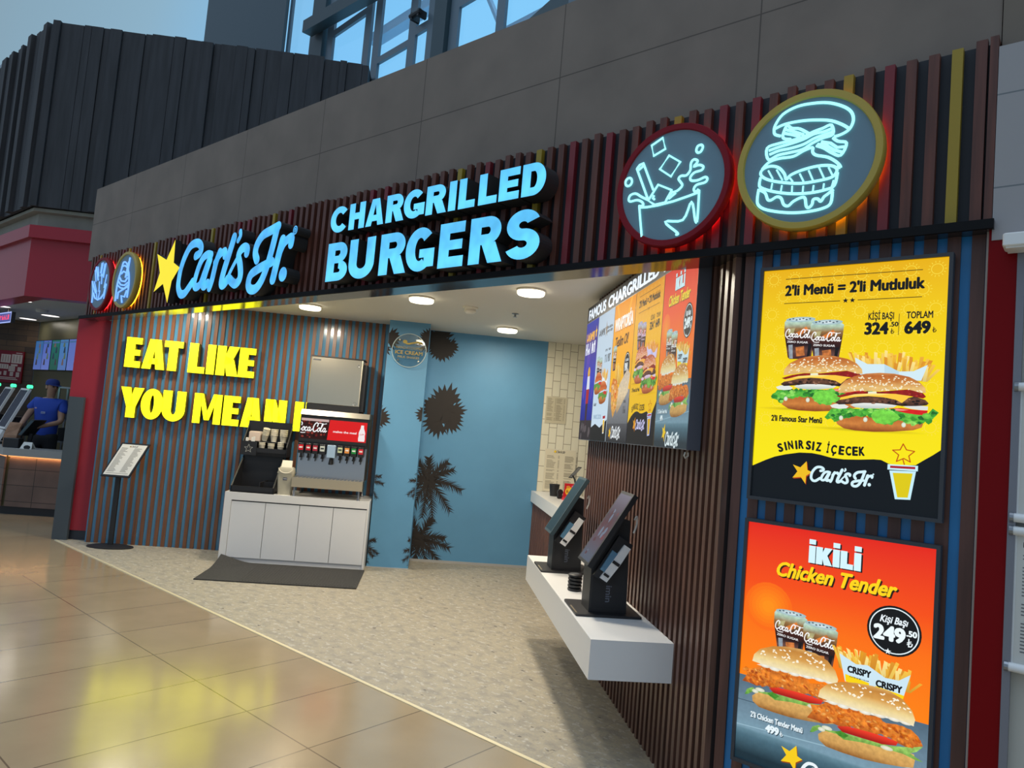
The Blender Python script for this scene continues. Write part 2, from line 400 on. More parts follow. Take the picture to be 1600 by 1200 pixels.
# ---------------------------------------------------------------- channel letters
def R_(x0, y0, x1, y1): return [(x0, y0), (x1, y0), (x1, y1), (x0, y1)]
def arcp(cx, cy, rx, ry, tx, ty, a0, a1, n=18):
    o, i = [], []
    for k in range(n + 1):
        t = math.radians(a0 + (a1 - a0) * k / n); c, s = math.cos(t), math.sin(t)
        o.append((cx + rx * c, cy + ry * s)); i.append((cx + (rx - tx) * c, cy + (ry - ty) * s))
    return [[o[k], o[k + 1], i[k + 1], i[k]] for k in range(n)]
def glyph(ch, w, t, th):
    """heavy block letter, unit height, as convex pieces"""
    m = w / 2
    if ch == 'E': return [R_(0, 0, t, 1), R_(t, 0, w, th), R_(t, 1 - th, w, 1), R_(t, .5 - th * .45, w * .93, .5 + th * .45)]
    if ch == 'L': return [R_(0, 0, t, 1), R_(t, 0, w, th)]
    if ch == 'T': return [R_(m - t / 2, 0, m + t / 2, 1 - th), R_(0, 1 - th, w, 1)]
    if ch == 'I': return [R_(0, 0, w, 1)]
    if ch == 'H': return [R_(0, 0, t, 1), R_(w - t, 0, w, 1), R_(t, .5 - th * .5, w - t, .5 + th * .5)]
    if ch == 'A':
        k = t * .62
        return [[(0, 0), (t * .98, 0), (m + k * .25, 1), (m - k, 1)], [(w, 0), (m + k, 1), (m - k * .25, 1), (w - t * .98, 0)], [(w * .26, .17), (w * .74, .17), (w * .66, .17 + th * .9), (w * .34, .17 + th * .9)]]
    if ch == 'K': return [R_(0, 0, t, 1), [(t * .9, .36), (t * .9 + .22, .44), (w, 1), (w - t * 1.15, 1), (t * .9, .62)], [(t * .95, .40), (w - t * 1.2, 0), (w + .02, 0), (t * .9 + .30, .56), (t, .66)]]
    if ch == 'Y': return [R_(m - t / 2, 0, m + t / 2, .42), [(0, 1), (m - t / 2, .36), (m + t * .25, .40), (t * 1.08, 1)], [(w, 1), (w - t * 1.08, 1), (m - t * .25, .40), (m + t / 2, .36)]]
    if ch == 'O': return arcp(m, .5, m, .51, t, th, 0, 360, 32)
    if ch == 'U': return [R_(0, .36, t, 1), R_(w - t, .36, w, 1)] + arcp(m, .37, m, .385, t, th * 1.05, 180, 360, 20)
    if ch == 'M': return [R_(0, 0, t * .82, 1), R_(w - t * .82, 0, w, 1), [(t * .5, 1), (m - t * .28, .12), (m + t * .28, .12), (t * 1.0, 1)], [(w - t * 1.0, 1), (m - t * .28, .12), (m + t * .28, .12), (w - t * .5, 1)]]
    if ch == 'N': return [R_(0, 0, t * .92, 1), R_(w - t * .92, 0, w, 1), [(t * .05, 1), (w - t * 1.1, 0), (w - t * .05, 0), (t * 1.1, 1)]]
    if ch == 'C': return arcp(m * 1.09, .5, m * 1.09, .51, t, th, 40, 320, 28)
    if ch == 'G': return arcp(m, .5, m, .51, t, th, 42, 305, 28) + [R_(w - t * 1.02, .08, w, .50), R_(m * .98, .50 - th * .82, w - t, .50)]
    if ch == 'D': return [R_(0, 0, t, 1), R_(t, 0, w * .5, th), R_(t, 1 - th, w * .5, 1)] + arcp(w * .5, .5, w * .5, .5, t, th, -90, 90, 22)
    if ch in 'RP':
        p = [R_(0, 0, t, 1), R_(t, 1 - th * .92, w * .55, 1), R_(t, .40, w * .55, .40 + th * .92)] + arcp(w * .55, .70, w * .40, .30, t * .92, th * .92, -90, 90, 16)
        return p + ([[(w * .38, .42), (w - t * 1.12, 0), (w + .03, 0), (w * .80, .44)]] if ch == 'R' else [])
    if ch == 'B': return [R_(0, 0, t, 1), R_(t, 1 - th * .86, w * .56, 1), R_(t, .46, w * .58, .46 + th * .80), R_(t, 0, w * .58, th * .9)] + arcp(w * .56, .735, w * .38, .265, t * .9, th * .86, -90, 90, 14) + arcp(w * .57, .265, w * .43, .265, t * .95, th * .9, -90, 90, 14)
    if ch == 'S':
        r = (1.02 + th) / 4
        return arcp(m, 1.01 - r, m * .97, r, t, th, 22, 270, 22) + arcp(m, r - .01, m, r, t, th, -158, 90, 22)
    if ch == "'": return [[(0, .68), (w * .6, .68), (w, 1), (0, 1)]]
    return []
def channel_word(name, label, text, xs, ws, z, h, t, th, y, depth, face, edge, loc_fn=None, slopes=None, cat='sign', rot=0.0, group=None):
    """a row of separate box letters; each letter is a part of the word"""
    root = thing(name, label, cat, loc_fn(xs[0], 0) if loc_fn else (xs[0], y, z), rot, group)
    for ch, x, w in zip(text, xs, ws):
        mb = MB()
        for p in glyph(ch, w / h, t, th):
            mb.prism([(q[0] * h, q[1] * h) for q in p], FRONT, 0.0, depth, 0, 1)
        o = mb.build('letter', [face, edge], root, (x - xs[0], 0, 0))
    return root

# ---------------------------------------------------------------- flat artwork (prints, screens, signs)
_tcache = {}
def glyph_mesh(s, bold, shear):
    key = (s, bold, shear)
    if key not in _tcache:
        c = bpy.data.curves.new('lettering', 'FONT'); c.body = s; c.size = 1.0; c.shear = shear
        c.resolution_u = 3
        o = bpy.data.objects.new('lettering', c)
        me = bpy.data.meshes.new_from_object(o)
        vs = [(v.co.x, v.co.y) for v in me.vertices]; fs = [tuple(p.vertices) for p in me.polygons]
        bpy.data.objects.remove(o); bpy.data.curves.remove(c); bpy.data.meshes.remove(me)
        _tcache[key] = (vs, fs)
    return _tcache[key]
CAPH = 0.70
def clip_half(poly, a, b, c):
    """keep the part of a polygon where a*x + b*y <= c"""
    out = []
    for i in range(len(poly)):
        p, q = poly[i], poly[(i + 1) % len(poly)]
        dp, dq = a * p[0] + b * p[1] - c, a * q[0] + b * q[1] - c
        if dp <= 0: out.append(p)
        if dp * dq < 0:
            t = dp / (dp - dq); out.append((p[0] + (q[0] - p[0]) * t, p[1] + (q[1] - p[1]) * t))
    return out
def inside(p, poly):
    r = False; n = len(poly)
    for i in range(n):
        a, b = poly[i], poly[i - 1]
        if (a[1] > p[1]) != (b[1] > p[1]) and p[0] < (b[0] - a[0]) * (p[1] - a[1]) / (b[1] - a[1]) + a[0]: r = not r
    return r
def ell(cx, cy, rx, ry, n=24, a0=0.0, tilt=0.0):
    ct, st = math.cos(tilt), math.sin(tilt)
    return [(cx + rx * math.cos(2 * PI * k / n + a0) * ct - ry * math.sin(2 * PI * k / n + a0) * st,
             cy + rx * math.cos(2 * PI * k / n + a0) * st + ry * math.sin(2 * PI * k / n + a0) * ct) for k in range(n)]
def starpts(cx, cy, r, inner=0.42, a0=90.0):
    return [(cx + (r if k % 2 == 0 else r * inner) * math.cos(math.radians(a0 + 36 * k)),
             cy + (r if k % 2 == 0 else r * inner) * math.sin(math.radians(a0 + 36 * k))) for k in range(10)]
class Art:
    STEP = 0.000022
    def __init__(s): s.v = []; s.f = []; s.c = []; s.n = 0
    def raw(s, vs, fs, col, a=0.0, cols=None):
        o = len(s.v); w = s.n * s.STEP; s.n += 1
        s.v += [(p[0], p[1], w) for p in vs]; s.f += [tuple(i + o for i in f) for f in fs]
        s.c += [(*k, a) for k in cols] if cols else [(*col, a)] * len(vs)
    def poly(s, pts, col, a=0.0, cols=None):
        if len(pts) < 3: return
        tri = tessellate_polygon([[Vector((p[0], p[1], 0)) for p in pts]])
        fs = []
        for t in tri:
            A, B, C = (pts[i] for i in t)
            fs.append(tuple(t) if (B[0] - A[0]) * (C[1] - A[1]) - (B[1] - A[1]) * (C[0] - A[0]) > 0 else tuple(reversed(t)))
        s.raw(pts, fs, col, a, cols)
    def grad(s, pts, stops, a=0.0, axis=1):
        """linear colour run along an axis: stops = [(pos, col), ...] ascending"""
        n0 = s.n
        for i in range(-1, len(stops)):
            lo = stops[i][0] if i >= 0 else -1e9
            hi = stops[i + 1][0] if i + 1 < len(stops) else 1e9
            ca = stops[max(i, 0)]; cb = stops[min(i + 1, len(stops) - 1)]
            q = clip_half(pts, *((0, 1) if axis else (1, 0)), hi); q = clip_half(q, *((0, -1) if axis else (-1, 0)), -lo)
            if len(q) < 3: continue
            cols = []
            for p in q:
                t = 0 if ca[0] == cb[0] else min(1, max(0, (p[axis] - ca[0]) / (cb[0] - ca[0])))
                cols.append(tuple(x + (y - x) * t for x, y in zip(ca[1], cb[1])))
            s.n = n0; s.poly(q, None, a, cols)
        s.n = n0 + 1
    def rect(s, x0, y0, x1, y1, col, a=0.0): s.poly([(x0, y0), (x1, y0), (x1, y1), (x0, y1)], col, a)
    def line(s, pts, w, col, closed=False, a=0.0, sub=1, caps=True):
        P = smooth_path(pts, sub, closed) if sub > 1 else list(pts)
        if closed: P = P + [P[0]]
        vs, fs = [], []
        for i in range(len(P) - 1):
            p, q = P[i], P[i + 1]; dx, dy = q[0] - p[0], q[1] - p[1]; l = math.hypot(dx, dy)
            if l < 1e-9: continue
            nx, ny = -dy / l * w / 2, dx / l * w / 2; o = len(vs)
            vs += [(p[0] + nx, p[1] + ny), (p[0] - nx, p[1] - ny), (q[0] - nx, q[1] - ny), (q[0] + nx, q[1] + ny)]
            fs.append((o, o + 1, o + 2, o + 3))
        if caps:
            for p in P:
                o = len(vs); vs += ell(p[0], p[1], w / 2, w / 2, 8); fs.append(tuple(range(o, o + 8)))
        s.raw(vs, fs, col, a)
    def pen(s, pts, w0, col, w1=None, taper=None):
        L, R = ribbon(pts, w0, w1, 5, taper); n = len(L)
        vs = L + R; fs = [(i, n + i, n + i + 1, i + 1) for i in range(n - 1)]
        for q, ww in ((pts[0], w0), (pts[-1], w1 or w0)):
            if taper: continue
            o = len(vs); vs += ell(q[0], q[1], ww, ww, 10); fs.append(tuple(range(o, o + 10)))
        s.raw(vs, fs, col)
    def blob(s, cx, cy, rx, ry, col, col2=None, n=20, a=0.0, tilt=0.0):
        p = ell(cx, cy, rx, ry, n, 0, tilt)
        if col2 is None: return s.poly(p, col, a)
        s.raw(p + [(cx, cy)], [(i, (i + 1) % n, n) for i in range(n)], None, a, [col2] * n + [col])
    def text(s, t, x, y, h, col, width=None, bold=0, align='l', shear=0.0, rot=0.0, smear=0.02, slope=0.0):
        """h = capital height; width squeezes the line to a length; bold smears it sideways"""
        vs, fs = glyph_mesh(t, bold > 0, shear)
        if not vs: return
        x0 = min(p[0] for p in vs); x1 = max(p[0] for p in vs)
        sy = h / CAPH; sx = sy if width is None else width / (x1 - x0 + smear * max(0, bold - 1))
        tot = (x1 - x0) * sx
        ox = x - {'l': 0, 'c': tot / 2, 'r': tot}[align]
        n0 = s.n; cr, sr = math.cos(rot), math.sin(rot)
        r_ = 0.0105 * bold if bold > 1 else 0.0
        if width is not None: sx = width / (x1 - x0 + 2 * r_)
        for k in range(1 if bold < 2 else 9):
            q = []; du, dv = ((0, 0) if k == 8 or bold < 2 else (r_ * math.cos(k * PI / 4), r_ * .75 * math.sin(k * PI / 4)))
            for p in vs:
                u, v = (p[0] - x0 + r_ + du) * sx + ox - x, (p[1] + dv) * sy
                v += slope * u
                q.append((x + u * cr - v * sr, y + u * sr + v * cr))
            s.n = n0 + k * 0.1; s.raw(q, fs, col)
        s.n = n0 + 1
    def scrib(s, x, y, w, h, col, n):
        """lettering too small or blurred to read: upright strokes"""
        r = random.Random(int(x * 1000) + n); n0 = s.n; cw_ = w / n
        for k in range(n):
            a = x + cw_ * k; s.n = n0; s.rect(a, y, a + cw_ * .28, y + h, col)
            s.n = n0 + .2
            if r.random() < .8: s.rect(a, y + h * r.choice((0, .42, .8)), a + cw_ * .8, y + h * r.choice((0, .42, .8)) + h * .2, col)
            s.n = n0 + .4
            if r.random() < .6: s.rect(a + cw_ * .52, y, a + cw_ * .8, y + h * r.choice((.5, 1)), col)
        s.n = n0 + 1
    def merge(s, other, f):
        o = len(s.v); base = s.n * s.STEP
        s.v += [(*f(p[0], p[1]), base + p[2]) for p in other.v]; s.f += [tuple(i + o for i in t) for t in other.f]; s.c += other.c
        s.n += other.n
    def toned(s, k, lift):
        o = Art(); o.v, o.f, o.n = s.v, s.f, s.n
        o.c = [(c[0] * k[0] + lift, c[1] * k[1] + lift, c[2] * k[2] + lift, c[3]) for c in s.c]; return o
    def build(s, name, material, fmap, parent=None, loc=None, rot=0.0, flip=False):
        me = bpy.data.meshes.new(name)
        me.from_pydata([fmap(*p) for p in s.v], [], [tuple(reversed(t)) for t in s.f] if flip else s.f)
        at = me.color_attributes.new('Col', 'FLOAT_COLOR', 'POINT')
        at.data.foreach_set('color', [x for c in s.c for x in c])
        me.materials.append(M[material]); me.update()
        o = bpy.data.objects.new(name, me); COL.objects.link(o)
        if parent is not None: o.parent = parent
        if loc: o.location = loc
        o.rotation_euler = (0, 0, rot)
        return o
FRONT = lambda u, v, w: (u, -w, v)          # art that faces -y
LEFTW = lambda u, v, w: (-w, -u, v)         # art that faces -x, reading from far to near
UPW = lambda u, v, w: (u, v, w)             # art that faces up

SCRIPT = [[[.387,.304],[.455,.324],[.478,.366],[.435,.411],[.357,.428],[.26,.407],[.177,.324],[.118,.211],[.099,.093],[.114,.019],[.17,-.035],[.246,-.035],[.319,.015],[.381,.064]],
 [[.676,.285],[.604,.297],[.523,.265],[.462,.182],[.423,.078],[.426,.03],[.467,.009],[.533,.035],[.589,.136],[.637,.228]],[[.669,.242],[.622,.142],[.59,.058],[.581,.019],[.619,.008],[.665,.035]],
 [[.827,.296],[.78,.206],[.744,.064],[.71,-.011]],[[.763,.208],[.833,.27],[.917,.3],[.92,.253]],
 [[1.049,.404],[.997,.271],[.934,.117],[.913,.026],[.935,-.001],[.974,.009],[1.015,.043]],
 [[1.143,.443],[1.151,.405],[1.12,.367]],
 [[1.286,.243],[1.286,.279],[1.236,.297],[1.179,.274],[1.158,.226],[1.197,.153],[1.221,.077],[1.21,.021],[1.154,-.008],[1.094,.013],[1.048,.041]],[[.981,.012],[1.074,.139],[1.151,.223]],
 [[1.458,.17],[1.423,.229],[1.438,.3],[1.512,.368],[1.621,.394],[1.728,.417]],
 [[1.716,.41],[1.676,.259],[1.623,.1],[1.56,-.013],[1.485,-.071],[1.403,-.069],[1.364,-.023],[1.387,.048],[1.482,.088],[1.605,.117],[1.686,.133]],
 [[1.812,.298],[1.776,.171],[1.729,-.013]],[[1.776,.171],[1.827,.258],[1.887,.294],[1.938,.303],[1.935,.247]]]
SCRIPT_W = [.036,.034,.034,.036,.030,.038,.022,.036,.020,.036,.036,.038,.032]
SCRIPT_LETTER = [0, 1, 1, 2, 2, 3, 4, 5, 5, 6, 6, 7, 7]
def draw_script(art, x, y, w, col, bold=1.0):
    k = w / 1.98
    for st, ww in zip(SCRIPT, SCRIPT_W):
        art.pen([(x + p[0] * k, y + p[1] * k) for p in st], ww * k * bold, col)
    art.poly(ell(x + 1.866 * k, y + .018 * k, .05 * k, .055 * k, 12), col)
    art.poly(ell(x + 1.97 * k, y + .356 * k, .025 * k, .025 * k, 8), col)
_SO = [[.22,.22],[.185,.18],[.175,.12],[.2,.09],[.235,.12],[.245,.18],[.22,.22],[.27,.2]]
_SA = [[.42,.2],[.40,.22],[.365,.18],[.36,.12],[.38,.09],[.42,.14],[.435,.21]]
_SA2 = [[.435,.21],[.425,.12],[.44,.09],[.48,.13]]
COLA = [([[.155,.27],[.165,.33],[.13,.37],[.08,.33],[.04,.24],[.035,.14],[.07,.09],[.12,.11],[.17,.16]], .016), (_SO, .015),
 ([[.33,.2],[.31,.22],[.28,.18],[.27,.12],[.29,.09],[.33,.11],[.36,.14]], .015), (_SA, .015), (_SA2, .015), ([[.485,.155],[.53,.165]], .014),
 ([[.66,.26],[.68,.33],[.64,.38],[.58,.33],[.54,.23],[.535,.13],[.57,.08],[.63,.11],[.68,.16]], .018), ([[a + .5, b] for a, b in _SO], .015),
 ([[.76,.13],[.81,.25],[.84,.34],[.82,.36],[.79,.25],[.775,.13],[.79,.09],[.83,.13]], .014), ([[a + .49, b] for a, b in _SA], .015), ([[a + .49, b] for a, b in _SA2], .015),
 ([[.07,.09],[.11,.035],[.19,.02],[.28,.03]], .012), ([[.66,.36],[.75,.37],[.85,.35],[.95,.37]], .011)]
def draw_cola(art, x, y, w, col, slope=0.0):
    for st, ww in COLA:
        art.pen([(x + p[0] * w, y + p[1] * w + slope * p[0] * w) for p in st], ww * w, col)

BLK = S(12, 12, 14)
YEL = S(248, 205, 0)
BUNB = [[.332,.359],[.341,.334],[.368,.318],[.41,.312],[.479,.311],[.546,.316],[.618,.326],[.647,.338],[.655,.365],[.608,.369],[.476,.372],[.384,.372]]
LETT = [[.291,.36],[.307,.384],[.316,.397],[.345,.398],[.383,.4],[.429,.4],[.475,.404],[.542,.402],[.586,.392],[.628,.387],[.662,.386],[.681,.413],[.702,.398],[.683,.373],[.673,.359],[.65,.362],[.63,.349],[.6,.357],[.565,.362],[.544,.349],[.518,.342],[.491,.348],[.472,.367],[.458,.376],[.431,.367],[.407,.373],[.385,.36],[.361,.364],[.347,.355],[.333,.342],[.318,.354],[.303,.358]]
LEAF = [[.467,.376],[.475,.392],[.502,.4],[.533,.397],[.56,.386],[.573,.372],[.548,.354],[.518,.342],[.486,.348],[.472,.362]]
TOM = [[.502,.399],[.533,.407],[.572,.41],[.619,.406],[.665,.404],[.66,.384],[.62,.38],[.573,.384],[.533,.39]]
ON1 = [[.387,.415],[.405,.423],[.451,.427],[.51,.425],[.563,.423],[.546,.411],[.497,.405],[.443,.403],[.406,.406]]
ON2 = [[.31,.41],[.329,.417],[.363,.418],[.382,.408],[.373,.4],[.345,.397],[.318,.401]]
ON3 = [[.58,.416],[.606,.422],[.639,.422],[.665,.42],[.664,.406],[.64,.405],[.606,.409]]
PAT = [[.329,.423],[.352,.44],[.394,.453],[.454,.46],[.508,.456],[.557,.444],[.587,.448],[.617,.457],[.655,.445],[.667,.432],[.66,.424],[.623,.42],[.576,.418],[.541,.422],[.496,.426],[.437,.425],[.382,.418],[.344,.415]]
CHE = [[.345,.434],[.352,.45],[.403,.464],[.472,.47],[.552,.469],[.608,.463],[.592,.446],[.575,.43],[.553,.442],[.509,.45],[.454,.453],[.404,.448],[.367,.438]]
SAU = [[.332,.449],[.375,.463],[.426,.472],[.494,.472],[.551,.479],[.595,.484],[.646,.471],[.657,.457],[.647,.45],[.604,.458],[.552,.465],[.472,.465],[.403,.459],[.347,.444]]
BUNT = [[.34,.462],[.342,.488],[.363,.514],[.4,.534],[.441,.544],[.491,.548],[.544,.545],[.597,.533],[.632,.514],[.653,.491],[.656,.472],[.637,.472],[.594,.485],[.543,.48],[.49,.474],[.416,.473],[.375,.466]]
CUP = [[.103,.766],[.112,.778],[.164,.784],[.216,.778],[.237,.764],[.235,.728],[.228,.665],[.222,.612],[.21,.604],[.132,.604],[.124,.612],[.114,.666],[.103,.721]]
CUPFOAM = [[.103,.766],[.112,.778],[.164,.784],[.216,.778],[.237,.764],[.236,.736],[.167,.733],[.104,.74]]
BOX = [[.396,.61],[.444,.583],[.506,.583],[.559,.554],[.609,.555],[.658,.581],[.638,.519],[.41,.52]]
WAVE = [[.01,.136],[.057,.162],[.094,.179],[.141,.193],[.197,.205],[.247,.207],[.282,.203],[.326,.194],[.374,.192],[.43,.196],[.484,.202],[.511,.202],[.538,.19],[.556,.185],[.632,.193],[.656,.212],[.688,.236],[.712,.256],[.722,.004],[.013,-.001]]
STARP = [[.229,.171],[.234,.135],[.253,.128],[.23,.11],[.229,.077],[.209,.103],[.175,.097],[.194,.125],[.174,.152],[.205,.143]]
ICUP = [[.543,.164],[.635,.169],[.62,.059],[.567,.055]]
ILID = [[.536,.188],[.641,.191],[.641,.17],[.536,.167]]
STO = [[.587,.271],[.599,.249],[.627,.245],[.608,.226],[.614,.203],[.591,.215],[.566,.201],[.573,.227],[.551,.244],[.577,.247]]
SB = [[.333,.203],[.336,.182],[.364,.165],[.426,.162],[.496,.163],[.568,.171],[.637,.183],[.671,.193],[.675,.221],[.671,.24],[.612,.244],[.517,.238],[.417,.23],[.36,.228]]
SLET = [[.301,.2],[.31,.225],[.333,.238],[.36,.228],[.401,.236],[.442,.239],[.516,.24],[.588,.244],[.634,.255],[.699,.277],[.68,.253],[.658,.24],[.701,.223],[.677,.222],[.635,.23],[.565,.228],[.493,.224],[.428,.213],[.402,.225],[.339,.224],[.314,.204]]
STOM = [[.401,.255],[.441,.267],[.515,.271],[.577,.271],[.618,.267],[.611,.252],[.565,.241],[.492,.24],[.422,.24]]
SCH = [[.287,.253],[.307,.286],[.297,.308],[.329,.315],[.355,.331],[.396,.343],[.437,.343],[.467,.349],[.502,.331],[.551,.339],[.566,.321],[.608,.329],[.659,.325],[.682,.308],[.699,.279],[.675,.268],[.643,.258],[.615,.263],[.587,.274],[.558,.277],[.53,.265],[.491,.26],[.455,.272],[.411,.257],[.384,.262],[.349,.248],[.322,.253]]
SMAY = [[.344,.336],[.386,.335],[.417,.331],[.487,.337],[.536,.337],[.584,.342],[.631,.341],[.667,.341],[.662,.357],[.583,.357],[.486,.358],[.385,.348]]
SBT = [[.325,.346],[.331,.375],[.356,.404],[.407,.428],[.462,.44],[.521,.445],[.579,.443],[.627,.426],[.658,.395],[.67,.364],[.665,.34],[.644,.346],[.598,.349],[.536,.345],[.477,.342],[.416,.344],[.359,.343]]
S2OFF = [-.273,.069]
BOX2 = [[.396,.537],[.459,.51],[.501,.517],[.563,.487],[.61,.49],[.648,.521],[.625,.421],[.531,.444],[.422,.434]]
BAND2 = [[.421,.455],[.516,.458],[.517,.443],[.424,.437]]
def off(pts, dx, dy, k=1.0): return [(p[0] * k + dx, p[1] * k + dy) for p in pts]
def seeds(a, poly, n, y0, rng, size=.0042, col=S(250, 238, 205)):
    xs = [p[0] for p in poly]; ys = [p[1] for p in poly]; k = 0; t = 0
    n0 = a.n
    while k < n and t < n * 20:
        t += 1; p = (rng.uniform(min(xs), max(xs)), rng.uniform(y0, max(ys)))
        if inside(p, poly) and inside((p[0], p[1] + .008), poly):
            a.n = n0; a.blob(p[0], p[1], size * rng.uniform(.8, 1.25), size * .55, col, None, 8, 0, rng.uniform(-.9, .9)); k += 1
    a.n = n0 + 1
def fries(a, x0, x1, ytop, ybase, slope, n, rng, wd=.012):
    n0 = a.n
    cols = [S(250, 208, 92), S(238, 176, 52), S(255, 228, 140), S(226, 150, 38), S(248, 196, 70)]
    for i in range(n):
        a.n = n0 + (i % 8)
        t = rng.random(); x = x0 + (x1 - x0) * t
        yb = ybase + slope * t; yt = ytop + slope * t - abs(t - .45) * .03 + rng.uniform(-.035, .012)
        lean = (t - .5) * .04 + rng.uniform(-.025, .025); w = wd * rng.uniform(.8, 1.1) / 2
        c = rng.choice(cols); d = tuple(v * .72 for v in c)
        a.poly([(x - w, yb), (x + w, yb), (x + w + lean, yt), (x - w + lean, yt + rng.uniform(0, .004))], None, 0, [d, d, c, c])
    a.n = n0 + 9
def cola_glass(a, dx, dy, label=True):
    c = off(CUP, dx, dy)
    a.grad(c, [(.600 + dy, S(60, 20, 22)), (.64 + dy, S(104, 70, 62)), (.665 + dy, S(36, 12, 12)), (.70 + dy, S(70, 30, 18)), (.735 + dy, S(150, 110, 62)), (.76 + dy, S(176, 204, 180)), (.78 + dy, S(205, 225, 228))], .18)
    a.poly(off([(.150, .715), (.195, .745), (.205, .730), (.17, .705)], dx, dy), S(212, 120, 48), .3)
    a.poly(off([(.118, .735), (.150, .740), (.142, .715), (.120, .712)], dx, dy), S(176, 168, 120), .3)
    a.poly(off([(.155, .655), (.19, .66), (.195, .62), (.16, .615)], dx, dy), S(190, 110, 52), .5)
    a.poly(off([(.124, .665), (.142, .667), (.146, .606), (.131, .606)], dx, dy), S(150, 160, 170), .2)
    a.poly(off([(.208, .668), (.222, .668), (.214, .606), (.203, .606)], dx, dy), S(20, 14, 18), .2)
    a.blob(.170 + dx, .776 + dy, .062, .011, S(228, 240, 244), S(150, 185, 190), 20)
    for k in range(7): a.blob(.125 + .014 * k + dx, .777 + dy + .003 * math.sin(k * 2.1), .005, .003, S(88, 104, 116), None, 8)
    draw_cola(a, .106 + dx, .690 + dy, .125, S(250, 250, 250), -.06)
    a.text('ZERO SUGAR', .118 + dx, .676 + dy, .0085, S(245, 245, 245), .088, 2, slope=-.06)
def star_burger(a, dx, dy, rng, k=1.0):
    o = lambda p: off(p, dx, dy, k)
    a.grad(o(BUNB), [(dy + .315 * k, S(146, 72, 20)), (dy + .34 * k, S(206, 128, 58)), (dy + .37 * k, S(188, 104, 40))], .12)
    a.poly(o(TOM), S(214, 26, 24), .1)
    a.poly(o([(.515, .404), (.56, .407), (.60, .404), (.58, .400), (.54, .399)]), S(244, 150, 140))
    a.grad(o(LETT), [(dy + .345 * k, S(52, 150, 44)), (dy + .38 * k, S(96, 196, 62)), (dy + .40 * k, S(60, 158, 52))], .28)
    n0 = a.n; i = 0
    while i < (85 if k > .8 else 40):
        p = (rng.uniform(.295, .70), rng.uniform(.345, .408))
        if inside(p, LETT):
            i += 1; a.n = n0 + i % 5; q = rng.uniform(.008, .018); t0 = rng.uniform(0, 6); c = rng.choice([S(62, 158, 48), S(112, 204, 72), S(34, 112, 40), S(84, 184, 58), S(146, 224, 98), S(48, 136, 46)])
            a.poly([(dx + (p[0] + q * rng.uniform(.5, 1.1) * math.cos(t0 + .9 * m)) * k, dy + (p[1] + .75 * q * rng.uniform(.5, 1.1) * math.sin(t0 + .9 * m)) * k) for m in range(7)], c, .25, [tuple(v * .8 for v in c) if m % 2 else c for m in range(7)])
    a.n = n0 + 6
    a.poly(o(LEAF), S(118, 212, 70), .25)
    for q in ((.355, .36), (.447, .358), (.585, .345)): a.blob(dx + q[0] * k, dy + q[1] * k, .008 * k, .010 * k, S(240, 244, 232), S(205, 216, 190), 12)
    a.grad(o(ON1), [(dy + .405 * k, S(190, 202, 196)), (dy + .425 * k, S(240, 242, 238))])
    a.poly(o(ON2), S(228, 234, 228)); a.poly(o(ON3), S(222, 228, 224))
    a.grad(o(PAT), [(dy + .418 * k, S(40, 24, 18)), (dy + .44 * k, S(104, 66, 46)), (dy + .458 * k, S(64, 38, 28))], .55)
    n0 = a.n
    for i in range(30):
        p = (rng.uniform(.36, .65), rng.uniform(.424, .452))
        if inside(p, PAT): a.n = n0; a.blob(dx + p[0] * k, dy + p[1] * k, rng.uniform(.004, .009) * k, .004 * k, rng.choice([S(142, 100, 78), S(30, 18, 14), S(88, 54, 40)]), None, 9, .3)
    a.n = n0 + 1
    a.poly(o(CHE), S(252, 204, 60)); a.poly(o([(.352, .450), (.403, .464), (.472, .47), (.552, .469), (.500, .458), (.42, .454)]), S(255, 226, 120))
    a.poly(o(SAU), S(146, 24, 18), .3)
    for q in ((.60, .466), (.625, .460), (.64, .466)): a.blob(dx + q[0] * k, dy + q[1] * k, .008 * k, .006 * k, S(190, 52, 40), S(120, 14, 12), 10)
    a.poly(o([(.452, .471), (.482, .473), (.484, .464), (.452, .463)]), S(240, 236, 206))
    a.grad(o(BUNT), [(dy + .465 * k, S(224, 180, 112)), (dy + .488 * k, S(232, 190, 116)), (dy + .512 * k, S(206, 132, 62)), (dy + .535 * k, S(186, 100, 40)), (dy + .55 * k, S(216, 148, 84))], .10)
    if k > .8: seeds(a, o(BUNT), 95, dy + .475 * k, rng)
    else: seeds(a, o(BUNT), 30, dy + .48 * k, rng, .0035)
